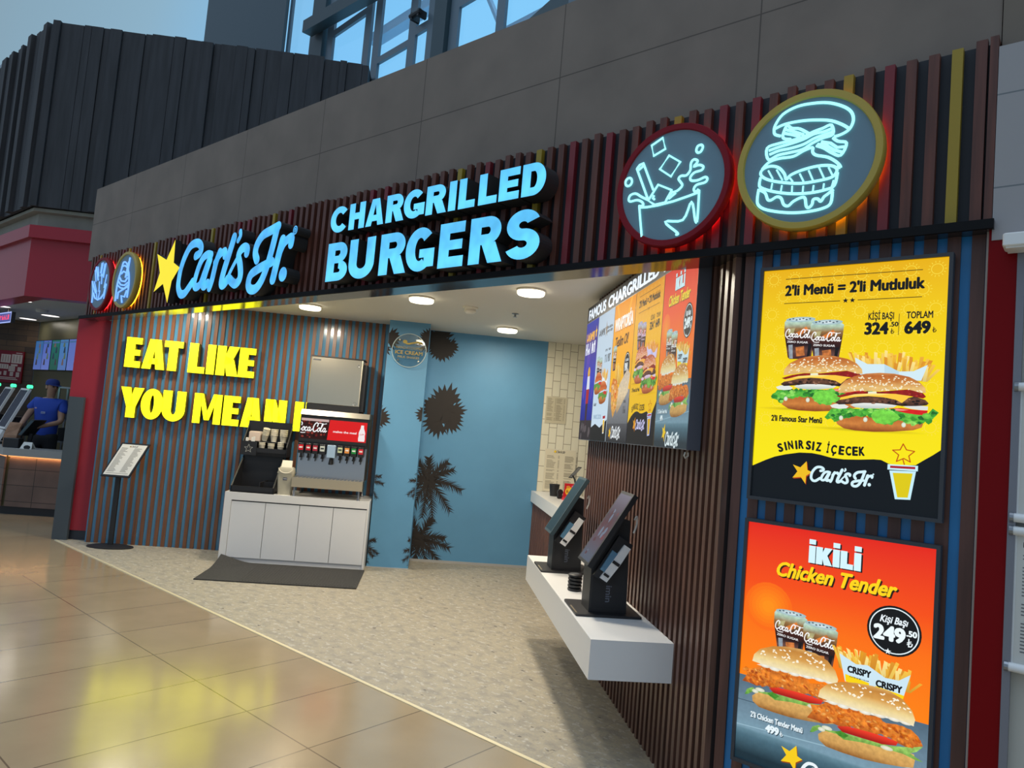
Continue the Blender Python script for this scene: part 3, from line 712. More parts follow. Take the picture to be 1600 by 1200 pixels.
def tender(a, dx, dy, rng):
    o = lambda p: off(p, dx, dy)
    a.grad(o(SB), [(dy + .165, S(150, 98, 42)), (dy + .19, S(206, 156, 86)), (dy + .235, S(224, 178, 100))], .16)
    a.grad(o(SLET), [(dy + .20, S(84, 150, 52)), (dy + .25, S(150, 196, 96))], .3)
    for q in ((.365, .236, .02), (.58, .232, .022), (.345, .225, .014)): a.blob(dx + q[0], dy + q[1], q[2], .008, S(240, 240, 226), S(206, 210, 180), 12)
    a.poly(o([(.395, .232), (.42, .245), (.445, .232), (.43, .218), (.41, .222)]), S(70, 142, 42), .3)
    a.poly(o(SMAY), S(242, 238, 222))
    a.grad(o(SCH), [(dy + .255, S(170, 78, 18)), (dy + .30, S(234, 136, 42)), (dy + .335, S(214, 110, 28))], .3)
    n0 = a.n; i = 0
    while i < 90:
        p = (rng.uniform(.29, .69), rng.uniform(.26, .34))
        if inside(p, SCH):
            a.n = n0; i += 1; a.blob(dx + p[0], dy + p[1], rng.uniform(.006, .016), rng.uniform(.004, .008), rng.choice([S(246, 166, 66), S(206, 102, 26), S(252, 196, 108), S(160, 70, 16), S(236, 138, 46)]), rng.choice([S(222, 118, 34), S(190, 86, 20)]), 9, .25, rng.uniform(-1, .4))
    a.n = n0 + 1
    a.grad(o(STOM), [(dy + .245, S(170, 22, 12)), (dy + .268, S(240, 58, 34))])
    for q in ((.38, .341), (.42, .338), (.46, .343), (.50, .340), (.55, .344), (.60, .346), (.64, .346)): a.blob(dx + q[0], dy + q[1], .022, .009, S(250, 248, 238), S(222, 216, 196), 12)
    a.grad(o(SBT), [(dy + .342, S(242, 228, 188)), (dy + .37, S(240, 214, 148)), (dy + .40, S(216, 158, 78)), (dy + .43, S(196, 132, 56)), (dy + .445, S(220, 172, 100))], .06)
    seeds(a, o(SBT), 42, dy + .385, rng, .0052, S(255, 246, 222))
def suns(a, xs, ys, col, r=.020):
    n0 = a.n
    for x, y in zip(xs, ys):
        a.n = n0; a.line(ell(x, y, r, r, 18), .0022, col, True, caps=False)
        for k in range(14):
            t = 2 * PI * k / 14; a.n = n0
            a.line([(x + r * 1.25 * math.cos(t), y + r * 1.25 * math.sin(t)), (x + r * 1.6 * math.cos(t), y + r * 1.6 * math.sin(t))], .0022, col, caps=False)
    a.n = n0 + 1
def logo_star(a, pts, col, shade):
    a.poly([(x + .003, y - .004) for x, y in pts], shade); a.poly(pts, col)
def lira(a, x, y, h, col, w=None):
    w = w or h * .14
    a.line([(x + h * .18, y), (x + h * .18, y + h)], w, col)
    a.line([(x, y + h * .48), (x + h * .46, y + h * .72)], w * .8, col); a.line([(x, y + h * .26), (x + h * .46, y + h * .50)], w * .8, col)
    a.line([(x + h * .18, y + w / 2), (x + h * .42, y + h * .05), (x + h * .56, y + h * .22), (x + h * .60, y + h * .42)], w, col, sub=4)
def poster_yellow(Wd=.715, Hd=1.0):
    rng = random.Random(3); a = Art()
    a.grad([(0, 0), (Wd, 0), (Wd, Hd), (0, Hd)], [(.2, S(250, 232, 0)), (.45, S(248, 222, 0)), (.75, S(244, 208, 0)), (1.0, S(234, 178, 4))])
    a.poly([(0, 0), (0, .132)] + [(min(p[0], .715), p[1]) for p in WAVE[1:-2]] + [(.715, .258), (.715, 0)], S(4, 8, 14))
    xs, ys = [], []
    for j in range(9):
        for i in range(8):
            x, y = .045 + .09 * i + (.045 if j % 2 else 0), .34 + .077 * j
            if x < Wd - .02: xs.append(x); ys.append(y)
    suns(a, xs, ys, S(252, 226, 70))
    a.line([(.098, .957), (.625, .957)], .003, S(60, 48, 0)); a.line([(.096, .849), (.325, .849)], .003, S(60, 48, 0)); a.line([(.395, .849), (.626, .849)], .003, S(60, 48, 0))
    a.poly(starpts(.347, .849, .012), BLK); a.poly(starpts(.374, .849, .012), BLK)
    a.text("2'li Menü = 2'li Mutluluk", .096, .884, .044, BLK, .54, 5)
    a.text('KİŞİ BAŞI', .438, .765, .027, BLK, .094, 3); a.text('TOPLAM', .576, .765, .027, BLK, .092, 3)
    a.text('324', .425, .706, .046, BLK, .090, 6); a.text('.50', .517, .735, .018, BLK, .032, 4); lira(a, .522, .706, .020, BLK)
    a.text('649', .570, .706, .046, BLK, .092, 6); lira(a, .668, .708, .020, BLK)
    a.rect(.5495, .700, .5515, .785, BLK)
    cola_glass(a, 0, 0); cola_glass(a, .110, -.016)
    fries(a, .405, .655, .640, .545, -.03, 70, rng)
    a.poly(BOX, S(212, 236, 246)); a.poly([(.506, .583), (.559, .554), (.56, .52), (.51, .52)], S(190, 220, 236))
    a.blob(.19, .388, .19, .008, S(196, 170, 0), S(246, 222, 0), 20); a.blob(.44, .315, .24, .009, S(190, 166, 0), S(248, 228, 0), 20)
    star_burger(a, -.228, .071, rng); star_burger(a, 0, 0, rng)
    a.text("2'li Famous Star Menü", .070, .334, .024, BLK, .212, 5)
    arc = 'SINIRSIZ İÇECEK'; pos = [.112, .139, .152, .181, .193, .222, .247, .262, .29, .305, .322, .352, .379, .405, .43]
    yy = [.204, .214, .219, .223, .226, .226, .225, .2235, .221, .219, .2175, .2155, .215, .2155, .217]
    rr = [.35, .28, .22, .15, .08, .0, -.05, -.08, -.1, -.1, -.08, -.05, 0, .04, .06]
    for ch, x, y, r in zip(arc, pos, yy, rr):
        if ch != ' ': a.text(ch, x, y - .004, .034, BLK, {'I': .009, 'İ': .009}.get(ch, .022), 6, rot=r)
    logo_star(a, STARP, S(240, 190, 22), S(176, 60, 14)); draw_script(a, .238, .098, .250, S(214, 244, 252), 1.15)
    a.poly(ICUP, S(200, 240, 252)); a.poly([(.555, .156), (.624, .160), (.611, .066), (.575, .063)], S(222, 202, 0))
    a.poly(ILID, S(200, 240, 252)); a.poly([(.545, .183), (.632, .186), (.632, .177), (.545, .174)], S(170, 22, 40))
    a.line(STO, .004, S(190, 84, 10), True); a.line([(.588, .212), (.594, .192)], .004, S(190, 84, 10))
    return a
def poster_orange(Wd=.715, Hd=1.0):
    rng = random.Random(5); a = Art()
    a.grad([(0, .30), (Wd, .30), (Wd, Hd), (0, Hd)], [(.35, S(255, 132, 4)), (.60, S(252, 112, 4)), (.75, S(246, 78, 8)), (1.0, S(228, 36, 20))])
    n0 = a.n
    for k in range(6): a.n = n0 + k; a.poly(ell(.105, .655, .10 - .015 * k, .10 - .015 * k, 24), tuple(x + (y - x) * k / 6 for x, y in zip(S(252, 108, 4), S(255, 150, 10))))
    a.grad([(0, 0), (Wd, 0), (Wd, .36), (0, .348)], [(.03, S(20, 44, 56)), (.10, S(70, 104, 120)), (.125, S(96, 132, 148)), (.135, S(122, 156, 174)), (.2, S(112, 140, 158)), (.35, S(82, 106, 124))], .06)
    a.line([(0, .139), (Wd, .190)], .004, S(150, 184, 200)); a.line([(0, .243), (.3, .25)], .003, S(62, 84, 100))
    for x, y, c in ((.264, .864, BLK), (.258, .868, S(214, 246, 255))):
        gx = x
        for ch, w_ in (('I', .026), ('K', .062), ('I', .026), ('L', .048), ('I', .026)):
            for q in glyph(ch, w_ / .070, .36, .30): a.n -= .9; a.poly([(gx + p[0] * .070, y + p[1] * .070) for p in q], c)
            if ch == 'I': a.rect(gx, y + .076, gx + w_, y + .096, c)
            gx += w_ + .003
    for x, y, c in ((.137, .788, S(40, 18, 4)), (.131, .793, S(255, 214, 10))):
        a.text('Chicken Tender', x, y, .058, c, .46, 4, shear=.32)
    cola_glass(a, .030, -.128); cola_glass(a, .150, -.150)
    fries(a, .402, .650, .565, .48, -.025, 80, rng)
    a.poly(BOX2, S(206, 232, 244)); a.poly([(.421, .463), (.508, .452), (.512, .430), (.424, .435)], S(250, 214, 0)); a.poly([(.53, .448), (.63, .44), (.626, .424), (.532, .43)], S(250, 214, 0))
    a.text('CRISPY', .428, .474, .024, BLK, .086, 6, rot=-.02); a.text('CRISPY', .531, .448, .024, BLK, .092, 6, rot=-.02)
    a.scrib(.438, .455, .07, .005, BLK, 14)
    a.blob(.585, .668, .094, .094, BLK, BLK, 32); a.line(ell(.585, .668, .084, .084, 40), .004, S(235, 250, 255), True, caps=False)
    a.poly(starpts(.568, .588, .016), BLK); a.poly(starpts(.568, .588, .012), S(240, 250, 255))
    a.text('Kişi Başı', .535, .695, .026, S(240, 250, 255), .098, 3, shear=.3)
    a.text('249', .514, .630, .052, S(240, 252, 255), .112, 6); a.text('.50', .628, .660, .021, S(240, 252, 255), .036, 5); lira(a, .632, .622, .028, S(240, 252, 255))
    tender(a, S2OFF[0], S2OFF[1], rng); tender(a, 0, 0, rng)
    for d, c in ((-.003, S(40, 60, 72)), (0, S(232, 246, 252))):
        a.text("2'li Chicken Tender Menü", .058 - d, .186 + d, .022, c, .215, 4); a.text('499', .123 - d, .146 + d, .028, c, .057, 7); lira(a, .184 - d, .146 + d, .018, c)
    logo_star(a, off(STARP, .005, -.055, 1.08), S(248, 206, 20), S(150, 70, 14)); draw_script(a, .262, .015, .30, S(236, 246, 250), 1.1)
    return a

# ================================================================ the setting
def quad_floor(name, pts, z0, z1, m):
    mb = MB(); n = len(pts)
    mb.loft([[(x, y, z0) for x, y in pts], [(x, y, z1) for x, y in pts]])
    return struct(mb.build(name, m))
# hall floor, shop floor, threshold
quad_floor('floor', [(-48, -16), (9, -16), (9, 0), (-9.33, 0), (-9.33, 3.2), (-48, 3.2)], -0.2, 0.0, 'floor_mall')
SHOP = [(-9.33, 0.0), (1.2, 0.0), W(0.9, 1.0)[:2], W(0.9, 6.98)[:2], W(-6.12, 7.05)[:2]]
quad_floor('floor_shop', SHOP, -0.2, 0.0, 'floor_shop')
mb = MB(); mb.box(-9.33, -1.25, -0.013, 0.013, -0.01, 0.005); struct(mb.build('trim_threshold', 'brass'))
CEIL = [(-9.25, 0.13), (0.9, 0.13), W(0.9, 1.2)[:2], W(0.9, 6.98)[:2], W(-6.12, 6.98)[:2]]
quad_floor('ceiling', CEIL, 2.90, 3.0, 'ceil_white')

# stone-tiled wall over the shop front
mb = MB(); mb.box(-9.60, -0.345, 0.06, 0.35, 3.34, 4.24); mb.box(-9.42, -9.37, 0.06, 0.3, 2.6, 3.34)
struct(mb.build('wall_front', 'concrete'))
mb = MB(); mb.box(-0.341, 3.2, 0.05, 0.35, 3.33, 4.24); struct(mb.build('wall_front_side', mat('concrete_dark', (0.17, 0.135, 0.105), 0.8, noise=(0.1, 3)))) 

# slatted sign fascia
rng = random.Random(11)
mb = MB(); mb.box(-9.37, -0.345, 0.03, 0.13, 2.62, 3.345)
struct(mb.build('wall_fascia', 'black_back'))
reds = [-.72, -1.28, -1.44, -2.08, -2.32, -2.96, -3.92, -4.08, -5.12, -5.76, -5.92, -6.88, -7.2, -8.4]
yels = [-.48, -.88, -1.68, -2.56, -3.2, -5.36, -6.4, -7.6, -8.24, -9.04]
mbs = {'slat_brown': MB(), 'slat_red': MB(), 'slat_yellow': MB()}
k = 0
x = -0.40
while x > -9.36:
    r = round(x, 2)
    key = 'slat_red' if r in reds else 'slat_yellow' if r in yels else 'slat_brown'
    mbs[key].box(x - .019, x + .019, 0.0, 0.03, 2.632, 3.345 + (.012 if key == 'slat_brown' and rng.random() < .5 else 0.0))
    x -= 0.08
mbs['slat_brown'].box(-.372, -.345, -.008, .13, 2.632, 3.358)
for key, b in mbs.items(): struct(b.build('trim_fascia_' + key.split('_')[1], key))
mb = MB(); mb.box(-9.37, -0.335, -0.045, -0.030, 2.598, 2.634); struct(mb.build('trim_fascia_lip', mat('lip_black', (.004, .004, .005), .7, spec=.2)))
mb = MB(); mb.box(-9.37, -0.335, -0.030, 0.16, 2.600, 2.633); struct(mb.build('trim_fascia', 'gloss_black'))

# front wall under the fascia, brown slats on blue
mb = MB(); mb.box(-1.30, -0.36, 0.05, 0.15, 0.0, 2.60); struct(mb.build('wall_poster', 'blue_deep'))
mb = MB()
for k in range(-2, 10):
    x = -1.14 + .081 * k; mb.box(max(x, -1.30), x + .045, 0.040, 0.05, 0.0, 2.60)
struct(mb.build('trim_poster', wood('slat_front', (0.110, 0.045, 0.033), 0.25, 0.45)))
mb = MB(); mb.box(-.3605, -.352, 0.01, 0.15, 0, 2.6); struct(mb.build('trim_corner', mat('trim_pale', (0.4, 0.33, 0.28), 0.4)))
mb = MB(); mb.box(-.352, -.262, -0.005, 0.15, 0, 2.6); struct(mb.build('wall_red_column', 'red_deep'))
mb = MB(); mb.box(-.262, -.238, -0.012, 0.15, 0, 2.56); struct(mb.build('trim_column', mat('trim_grey', (0.22, 0.22, 0.25), 0.4, 0.3)))
mb = MB(); mb.box(-.238, 3.2, 0.02, 0.2, 0, 2.56); struct(mb.build('wall_right', 'cream_wall'))
mb = MB(); mb.box(-.343, 3.2, -0.01, 0.2, 2.56, 3.31)
struct(mb.build('wall_right_upper', brickmat('panel_white', (0.33, 0.31, 0.31), (0.33, 0.31, 0.31), (0.15, 0.16, 0.17), 0.23, 0.36, (20.19, 30.0), 0.003, 0.5, 'xz')))

# shop interior (turned frame)
mb = MB(); mb.box(-6.12, -2.80, 6.76, 6.9, 0, 2.93); struct(mb.build('wall_left', 'blue_gloss', rot=TH))
mb = MB(); x = -6.10
while x < -2.84:
    mb.box(x, x + .042, 6.748, 6.762, 0, 2.9); x += .083
struct(mb.build('trim_left', 'slat_text', rot=TH))
mb = MB(); mb.box(-2.83, -2.35, 6.33, 6.95, 0, 2.91); pil = struct(mb.build('wall_pillar', 'blue_wall', rot=TH))
mb = MB(); mb.box(-2.36, -0.83, 6.88, 7.0, 0, 2.91); back = struct(mb.build('wall_back', 'blue_wall', rot=TH))
mb = MB(); mb.box(-0.83, 0.95, 6.879, 7.0, 0, 2.91); struct(mb.build('wall_tiled', 'tile_white', rot=TH))
mb = MB(); mb.box(0.9, 1.0, 1.0, 7.0, 0, 2.91); struct(mb.build('wall_added_closure', 'cream_wall', rot=TH))  # unseen closing wall on the kitchen side, added for the indoor light
mb = MB(); mb.box(-0.88, -0.80, 0.99, 3.80, 0, 2.90); struct(mb.build('wall_kiosk', 'dark_gap', rot=TH))
mb = MB(); d = 0.985
while d < 3.80:
    mb.box(-.907, -.879, d, d + .036, 0, 2.9); d += .0745
struct(mb.build('trim_kiosk', 'slat_dark', rot=TH))
mb = MB(); mb.box(-2.36, -0.83, 6.872, 6.885, 0, 0.03); mb.box(-2.838, -2.342, 6.322, 6.335, 0, 0.012)
struct(mb.build('baseboard_back', mat('base_pale', (0.45, 0.44, 0.42), 0.5), rot=TH))

# palm silhouettes printed on the blue wallpaper
def palm(a, cx, cz, r, kind, rng, box):
    """crowns of leaflets, cut where the sheet ends"""
    col = S(50, 44, 40)
    def put(p):
        for h in ((1, 0, box[1]), (-1, 0, -box[0]), (0, 1, box[3]), (0, -1, -box[2])): p = clip_half(p, *h) if len(p) > 2 else p
        if len(p) > 2: a.poly(p, col)
    n0 = a.n
    if kind == 'fan':
        for k in range(9):                       # fan leaves: pleated blades with a saw-tooth rim
            t = 2 * PI * k / 9 + rng.uniform(-.18, .18); o = r * rng.uniform(.05, .38); L = r * rng.uniform(.46, .96); sp = rng.uniform(1.0, 1.35); nb = 17
            ax, az = cx + o * math.cos(t), cz + o * math.sin(t); pts = [(ax, az)]
            for m in range(nb):
                u = t + sp * (2 * m / (nb - 1) - 1); l = L * (1 if m % 2 else .70) * rng.uniform(.86, 1.06) * (1 - .16 * abs(2 * m / (nb - 1) - 1)); pts.append((ax + l * math.cos(u), az + l * math.sin(u)))
            a.n = n0 + k % 6
            for m in range(1, nb - 1): put([pts[0], pts[m], pts[m + 1]])
        a.n = n0 + 6; put(ell(cx, cz, r * .44, r * .46, 14))
    else:
        for k in range(11):
            t = 2 * PI * k / 11 + rng.uniform(-.2, .2); L = r * rng.uniform(.85, 1.1); droop = rng.uniform(.25, .5)
            pts = [(cx + L * s * math.cos(t), cz + L * (s * math.sin(t) - droop * s * s * .7)) for s in [i / 9 for i in range(10)]]
            for i in range(9):
                p, q = pts[i], pts[i + 1]; u = math.atan2(q[1] - p[1], q[0] - p[0])
                a.n = n0 + (k * 9 + i) % 6; w = r * .022
                put([(p[0] - w * math.sin(u), p[1] + w * math.cos(u)), (p[0] + w * math.sin(u), p[1] - w * math.cos(u)), q])
                for sgn in (-1, 1):
                    for hh in (0, .5):
                        b = (p[0] + (q[0] - p[0]) * hh, p[1] + (q[1] - p[1]) * hh)
                        l = r * rng.uniform(.28, .42) * (1 - .5 * i / 9); v = u + sgn * rng.uniform(.55, .9); w2 = r * .035
                        put([(b[0] - w2 * math.cos(u), b[1] - w2 * math.sin(u)), (b[0] + w2 * math.cos(u), b[1] + w2 * math.sin(u)), (b[0] + l * math.cos(v), b[1] + l * math.sin(v) - .02 * r)])
    a.n = n0 + 8
PALMS = [(-2.20, 2.72, .24, 'fan'), (-2.10, 1.88, .33, 'fan'), (-2.20, 1.01, .41, 'frond'), (-2.26, .27, .40, 'frond')]
a = Art(); rng = random.Random(21)
for p in PALMS: palm(a, *p, rng, (-2.345, -.9, .03, 2.895))
a.build('printed_palms', 'print_wall', lambda u, v, w: (u, 6.879 - w, v), parent=back)
a = Art(); rng = random.Random(22)
for cx, cz, r, kd in [(-2.28, 2.66, .22, 'fan'), (-2.24, 1.84, .21, 'fan'), (-2.22, 1.02, .22, 'frond'), (-2.22, .24, .22, 'frond')]: palm(a, cx, cz, r, kd, rng, (-2.83, -2.352, .02, 2.9))
for cx, cz, r, kd in [(-2.93, 2.66, .22, 'fan'), (-2.95, 1.72, .20, 'fan'), (-2.94, 1.0, .2, 'frond'), (-2.93, .25, .22, 'frond')]: palm(a, cx, cz, r, kd, rng, (-2.828, -2.35, .02, 2.9))
a.build('printed_palms', 'print_wall', lambda u, v, w: (u, 6.329 - w, v), parent=pil)

mb = MB(); mb.box(-6.503, -6.335, 6.79, 6.835, 0, 1.675); struct(mb.build('wall_end_panel', 'grey_board', rot=TH))
# red end pillar and grey panel between the two shops
mb = MB(); mb.box(-6.53, -6.08, 6.85, 7.0, 0.11, 2.62); struct(mb.build('wall_red_pillar', 'red_gloss', rot=TH))
mb = MB(); mb.box(-6.50, -6.09, 6.86, 7.0, 0.0, 0.11); struct(mb.build('baseboard_pillar', mat('base_dark', (0.02, 0.025, 0.035), 0.4), rot=TH))

# roof glazing behind, over the front wall
CWO = Vector((-8.22, 3.226, 0)); CWA = math.atan2(0.115, -0.993)   # runs away to the far end
CWROT = math.atan2(-0.115, 0.993)
def cwbox(mb, a0, a1, z0, z1, t0=0.0, t1=0.045, mi=0): mb.box(a0, a1, t0, t1, z0, z1, mi)
def cwb(mb, name, m): return struct(mb.build(name, m, loc=tuple(CWO), rot=CWROT))
mb = MB()
cwbox(mb, -2.60, -2.13, 3.0, 11, -.06, .10); cwbox(mb, 1.12, 1.40, 3.0, 11, -.06, .10)
cwb(mb, 'trim_steel_columns', 'frame_dark')
win = MB()
for a0, a1 in ((-2.07, -1.86), (-.83, -.65), (-.53, -.35), (.44, .62), (.90, 1.10), (1.42, 1.60), (2.38, 2.53), (3.6, 3.75)):
    cwbox(win, a0, a1, 3.0, 11)
cwbox(win, -1.86, -.83, 8.03, 8.14); cwbox(win, -.35, 4.4, 8.62, 8.74); cwbox(win, -.35, .44, 7.06, 7.16); cwbox(win, .62, .90, 7.16, 7.28); cwbox(win, 1.60, 4.4, 7.19, 7.32)
cwbox(win, -2.1, 4.4, 5.2, 5.4)
w1 = cwb(win, 'window_1', 'grey_metal')
g = MB(); g.box(-2.0, 4.4, .05, .056, 4.2, 11); g.build('pane', 'glass', w1)
h = MB(); h.tube([(.64, -.12, 7.36), (.88, -.12, 7.36)], .035, 8); h.box(.66, .70, -.14, .0, 7.30, 7.40); h.box(.82, .86, -.14, .0, 7.30, 7.40); h.build('window_opener', 'black', w1)
win = MB(); cwbox(win, -3.70, -3.60, 3, 11); w2 = cwb(win, 'window_2', 'grey_metal')
g = MB(); g.box(-3.65, -2.6, .05, .056, 4.2, 11); g.build('pane', 'glass', w2)
mb = MB(); mb.loft([[(-2.45, -.28, 8.19), (-2.45, -.10, 8.19), (-2.45, -.10, 8.40), (-2.45, -.28, 8.40)], [(.6, -.28, 7.92), (.6, -.10, 7.92), (.6, -.10, 8.13), (.6, -.28, 8.13)]]); cwb(mb, 'trim_beam', 'frame_dark')          # cross beam standing off the glazing
# roof structure seen through the panes: two purlins with a brace
mb = MB()
mb.box(-3.0, 6.0, 1.3, 1.5, 8.9, 9.08)
mb.tube([(-1.9, 1.4, 10.2), (-.9, 1.4, 8.95)], .06, 6)
mb.box(-3.0, 6.0, 1.3, 1.5, 7.6, 7.75); mb.tube([(.2, 1.4, 8.9), (.9, 1.4, 7.7)], .05, 6)
cwb(mb, 'trim_purlin', mat('purlin', (0.45, 0.70, 0.90), 0.6))
mb = MB(); mb.loft([[(1.9, .1, 6.0), (7.5, .1, 6.0), (7.5, .3, 6.0), (1.9, .3, 6.0)], [(1.9, .1, 6.3), (7.5, .1, 8.0), (7.5, .3, 8.0), (1.9, .3, 6.3)]]); cwb(mb, 'trim_roof_edge', 'frame_dark')
mb = MB(); mb.box(-8.05, -3.66, -.10, -.04, 3.0, 14); cwb(mb, 'wall_plant_room', mat('plant_grey', (0.062, 0.095, 0.115), 0.6))
mb = MB(); mb.tube([(-9.9, .2, 9.0), (-8.0, .2, 10.05)], .09, 6); mb.tube([(-9.2, .2, 9.0), (-9.2, .2, 9.6)], .05, 6); mb.tube([(-8.6, .2, 9.0), (-8.3, .2, 10.0)], .05, 6)
cwb(mb, 'trim_roof_truss', 'frame_dark')
mb = MB(); mb.box(-34, -26.6, 3.0, 6.0, 5.0, 11.7); mb.box(-34, -27.8, 3.0, 6.0, 11.7, 12.5); struct(mb.build('wall_far_roof', mat('far_roof', (0.30, 0.36, 0.41), 0.7)))

# ---------------------------------------------------------------- the neighbouring shop
def nstruct(mb, name, m): return struct(mb.build(name, m, loc=N(0, 0), rot=TH))
# dark board-clad box above: one face along the front, one turned towards us
mb = MB(); rng = random.Random(31)
cx, cy = N(0.0, -.12)[:2]
mb.add([], [])
x = 0.0
while x < 4.35:
    w = rng.choice((.10, .16, .22, .30)); o = rng.choice((0, .015, .03, .045))
    mb.box(x, min(x + w - .006, 4.35), -.12 - o, .3, 4.235, 6.88 + rng.choice((0, .012, -.012))); x += w
mb.box(0.0, 4.35, -.09, .3, 4.235, 6.85)
nstruct(mb, 'wall_clad_side', 'clad')
mb = MB(); x = cx
while x > -19:
    w = rng.choice((.10, .16, .24)); o = rng.choice((0, .02, .05, .08))
    mb.box(max(x - w + .008, -19), x, cy - o, cy + .3, 4.235, 6.88 + rng.choice((0, .02, -.015))); x -= w
mb.box(-19, cx - .02, cy + .03, cy + .3, 4.235, 6.85)
struct(mb.build('wall_clad_front', 'clad'))
P2 = N(0, 0)[:2]
def nb_band(name, m, off, z0, z1, e1=1.30, xl=-19.0):
    """a band that turns the corner: along the front, then towards us"""
    mb = MB(); x0, y0 = N(0, off)[:2]
    k = N(e1, off)[:2]; kb = N(e1, off + .25)[:2]
    c0 = (x0, y0); ci = N(.12, off + .25)[:2]
    pts = [(xl, y0), c0, k, kb, ci, (xl, y0 + .3)]
    mb.loft([[(p[0], p[1], z0) for p in pts], [(p[0], p[1], z1) for p in pts]])
    return struct(mb.build(name, m))
nb_band('trim_ledge', 'beige', -.04, 4.19, 4.235); nb_band('wall_beige_band', 'beige', .10, 3.98, 4.19)
nb_band('trim_red_cornice', 'red_gloss', -.08, 3.81, 3.985); nb_band('wall_red_fascia', 'red_gloss', 0.0, 3.0, 3.81)
c4 = N(-1.95, 4.2)[:2]
mb = MB(); pts = [(-19, .15), (P2[0] + .15, .15), N(1.3, .2)[:2], (-9.2, 1.5), (c4[0], 1.5), N(-6.0, 4.2)[:2], (-19, .1)]
mb.loft([[(p[0], p[1], 3.04) for p in pts], [(p[0], p[1], 3.1) for p in pts]]); struct(mb.build('ceiling_neighbour', 'ceil_grey'))
mb = MB(); mb.box(c4[0], -9.25, 1.44, 1.55, 0, 3.05); struct(mb.build('wall_neighbour_back', 'olive_wall'))
mb = MB(); mb.box(-6.5, -1.95, 4.2, 4.3, 0, 3.05); nstruct(mb, 'wall_neighbour_wood', 'wood_wall')
mb = MB(); mb.box(-.25, .62, .38, 1.55, 0, .17); nstruct(mb, 'floor_platform', 'dark_grey')

# ================================================================ lit signs on the fascia
def word(name, label, text, xs, ws, z, h, t, th, y, depth, face, edge, cat='sign', group=None):
    return channel_word(name, label, text, xs, ws, z, h, t, th, y, depth, face, edge, None, None, cat, 0.0, group)
word('lettering_sign', 'blue-lit block letters reading CHARGRILLED, upper word on the slatted fascia', 'CHARGRILLED',
     [-4.371, -4.152, -3.961, -3.748, -3.572, -3.357, -3.153, -3.067, -2.900, -2.739, -2.568], [.195, .175, .190, .176, .200, .181, .063, .138, .146, .152, .170], 3.023, .188, .33, .25, 0.0, .12, 'glow_blue', 'black_matte')
word('lettering_sign', 'larger blue-lit block letters reading BURGERS, lower word on the slatted fascia', 'BURGERS',
     [-4.365, -4.106, -3.771, -3.509, -3.201, -2.940, -2.656], [.245, .278, .264, .268, .215, .258, .250], 2.666, .280, .32, .24, 0.0, .12, 'glow_blue', 'black_matte')

# script name sign: each letter its own part
def strip3d(mb, pts, w, d0, d1):
    L, R = ribbon(pts, w, None, 5); n = len(L)
    mk = lambda q, dep: FRONT(q[0], q[1], dep)
    mb.add([mk(q, d1) for q in L] + [mk(q, d1) for q in R], [(i, n + i, n + i + 1, i + 1) for i in range(n - 1)], 0)
    for side, rev in ((L, False), (R, True)):
        mb.add([mk(q, d1) for q in side] + [mk(q, d0) for q in side], [((i, i + 1, n + i + 1, n + i) if not rev else (i + 1, i, n + i, n + i + 1)) for i in range(n - 1)], 1)
    for q in (pts[0], pts[-1]): mb.prism(ell(q[0], q[1], w, w, 14), FRONT, d0, d1, 0, 1)
root = thing('script_sign', 'blue-lit slanted script lettering on the fascia beside the yellow star', 'sign', (-6.8, 0, 2.75))
for li in range(8):
    mb = MB()
    for st, ww, l in zip(SCRIPT, SCRIPT_W, SCRIPT_LETTER):
        if l == li: strip3d(mb, st, ww * 1.12, 0.0, .12)
    mb.build('apostrophe' if li == 4 else 'letter', ['glow_script', 'black_matte'], root)
mb = MB(); mb.prism(ell(1.866, .018, .055, .058, 18), FRONT, 0, .12, 0, 1); mb.build('full_stop', ['glow_script', 'black_matte'], root)
mb = MB(); mb.prism(ell(1.975, .356, .030, .036, 16), FRONT, 0, .12, 0, 1); reg = mb.build('registered_mark', ['glow_script', 'black_matte'], root)
a = Art(); a.line(ell(1.975, .356, .018, .022, 14), .005, S(20, 40, 90), True); a.text('R', 1.969, .346, .018, S(20, 40, 90), .012)
a.build('mark_print', 'print_paper', lambda u, v, w: (u, -.1205 - w, v), parent=reg)
STAR = [[.432,.507],[.454,.28],[.59,.222],[.455,.104],[.413,-.107],[.274,.088],[.088,.02],[.177,.205],[.071,.402],[.291,.323]]
root = thing('star_sign', 'tilted yellow lit star at the start of the script lettering', 'sign', (-7.3, 0, 2.75))
mb = MB(); mb.prism(STAR, FRONT, 0.06, .12, 0, 1); mb.build('star_face', ['glow_star', 'black_matte'], root)
mb = MB(); mb.prism([(p[0] * .94 + .016, p[1] * .94 + .012) for p in STAR], FRONT, 0.0, .06); mb.build('back_tray', 'black', root)

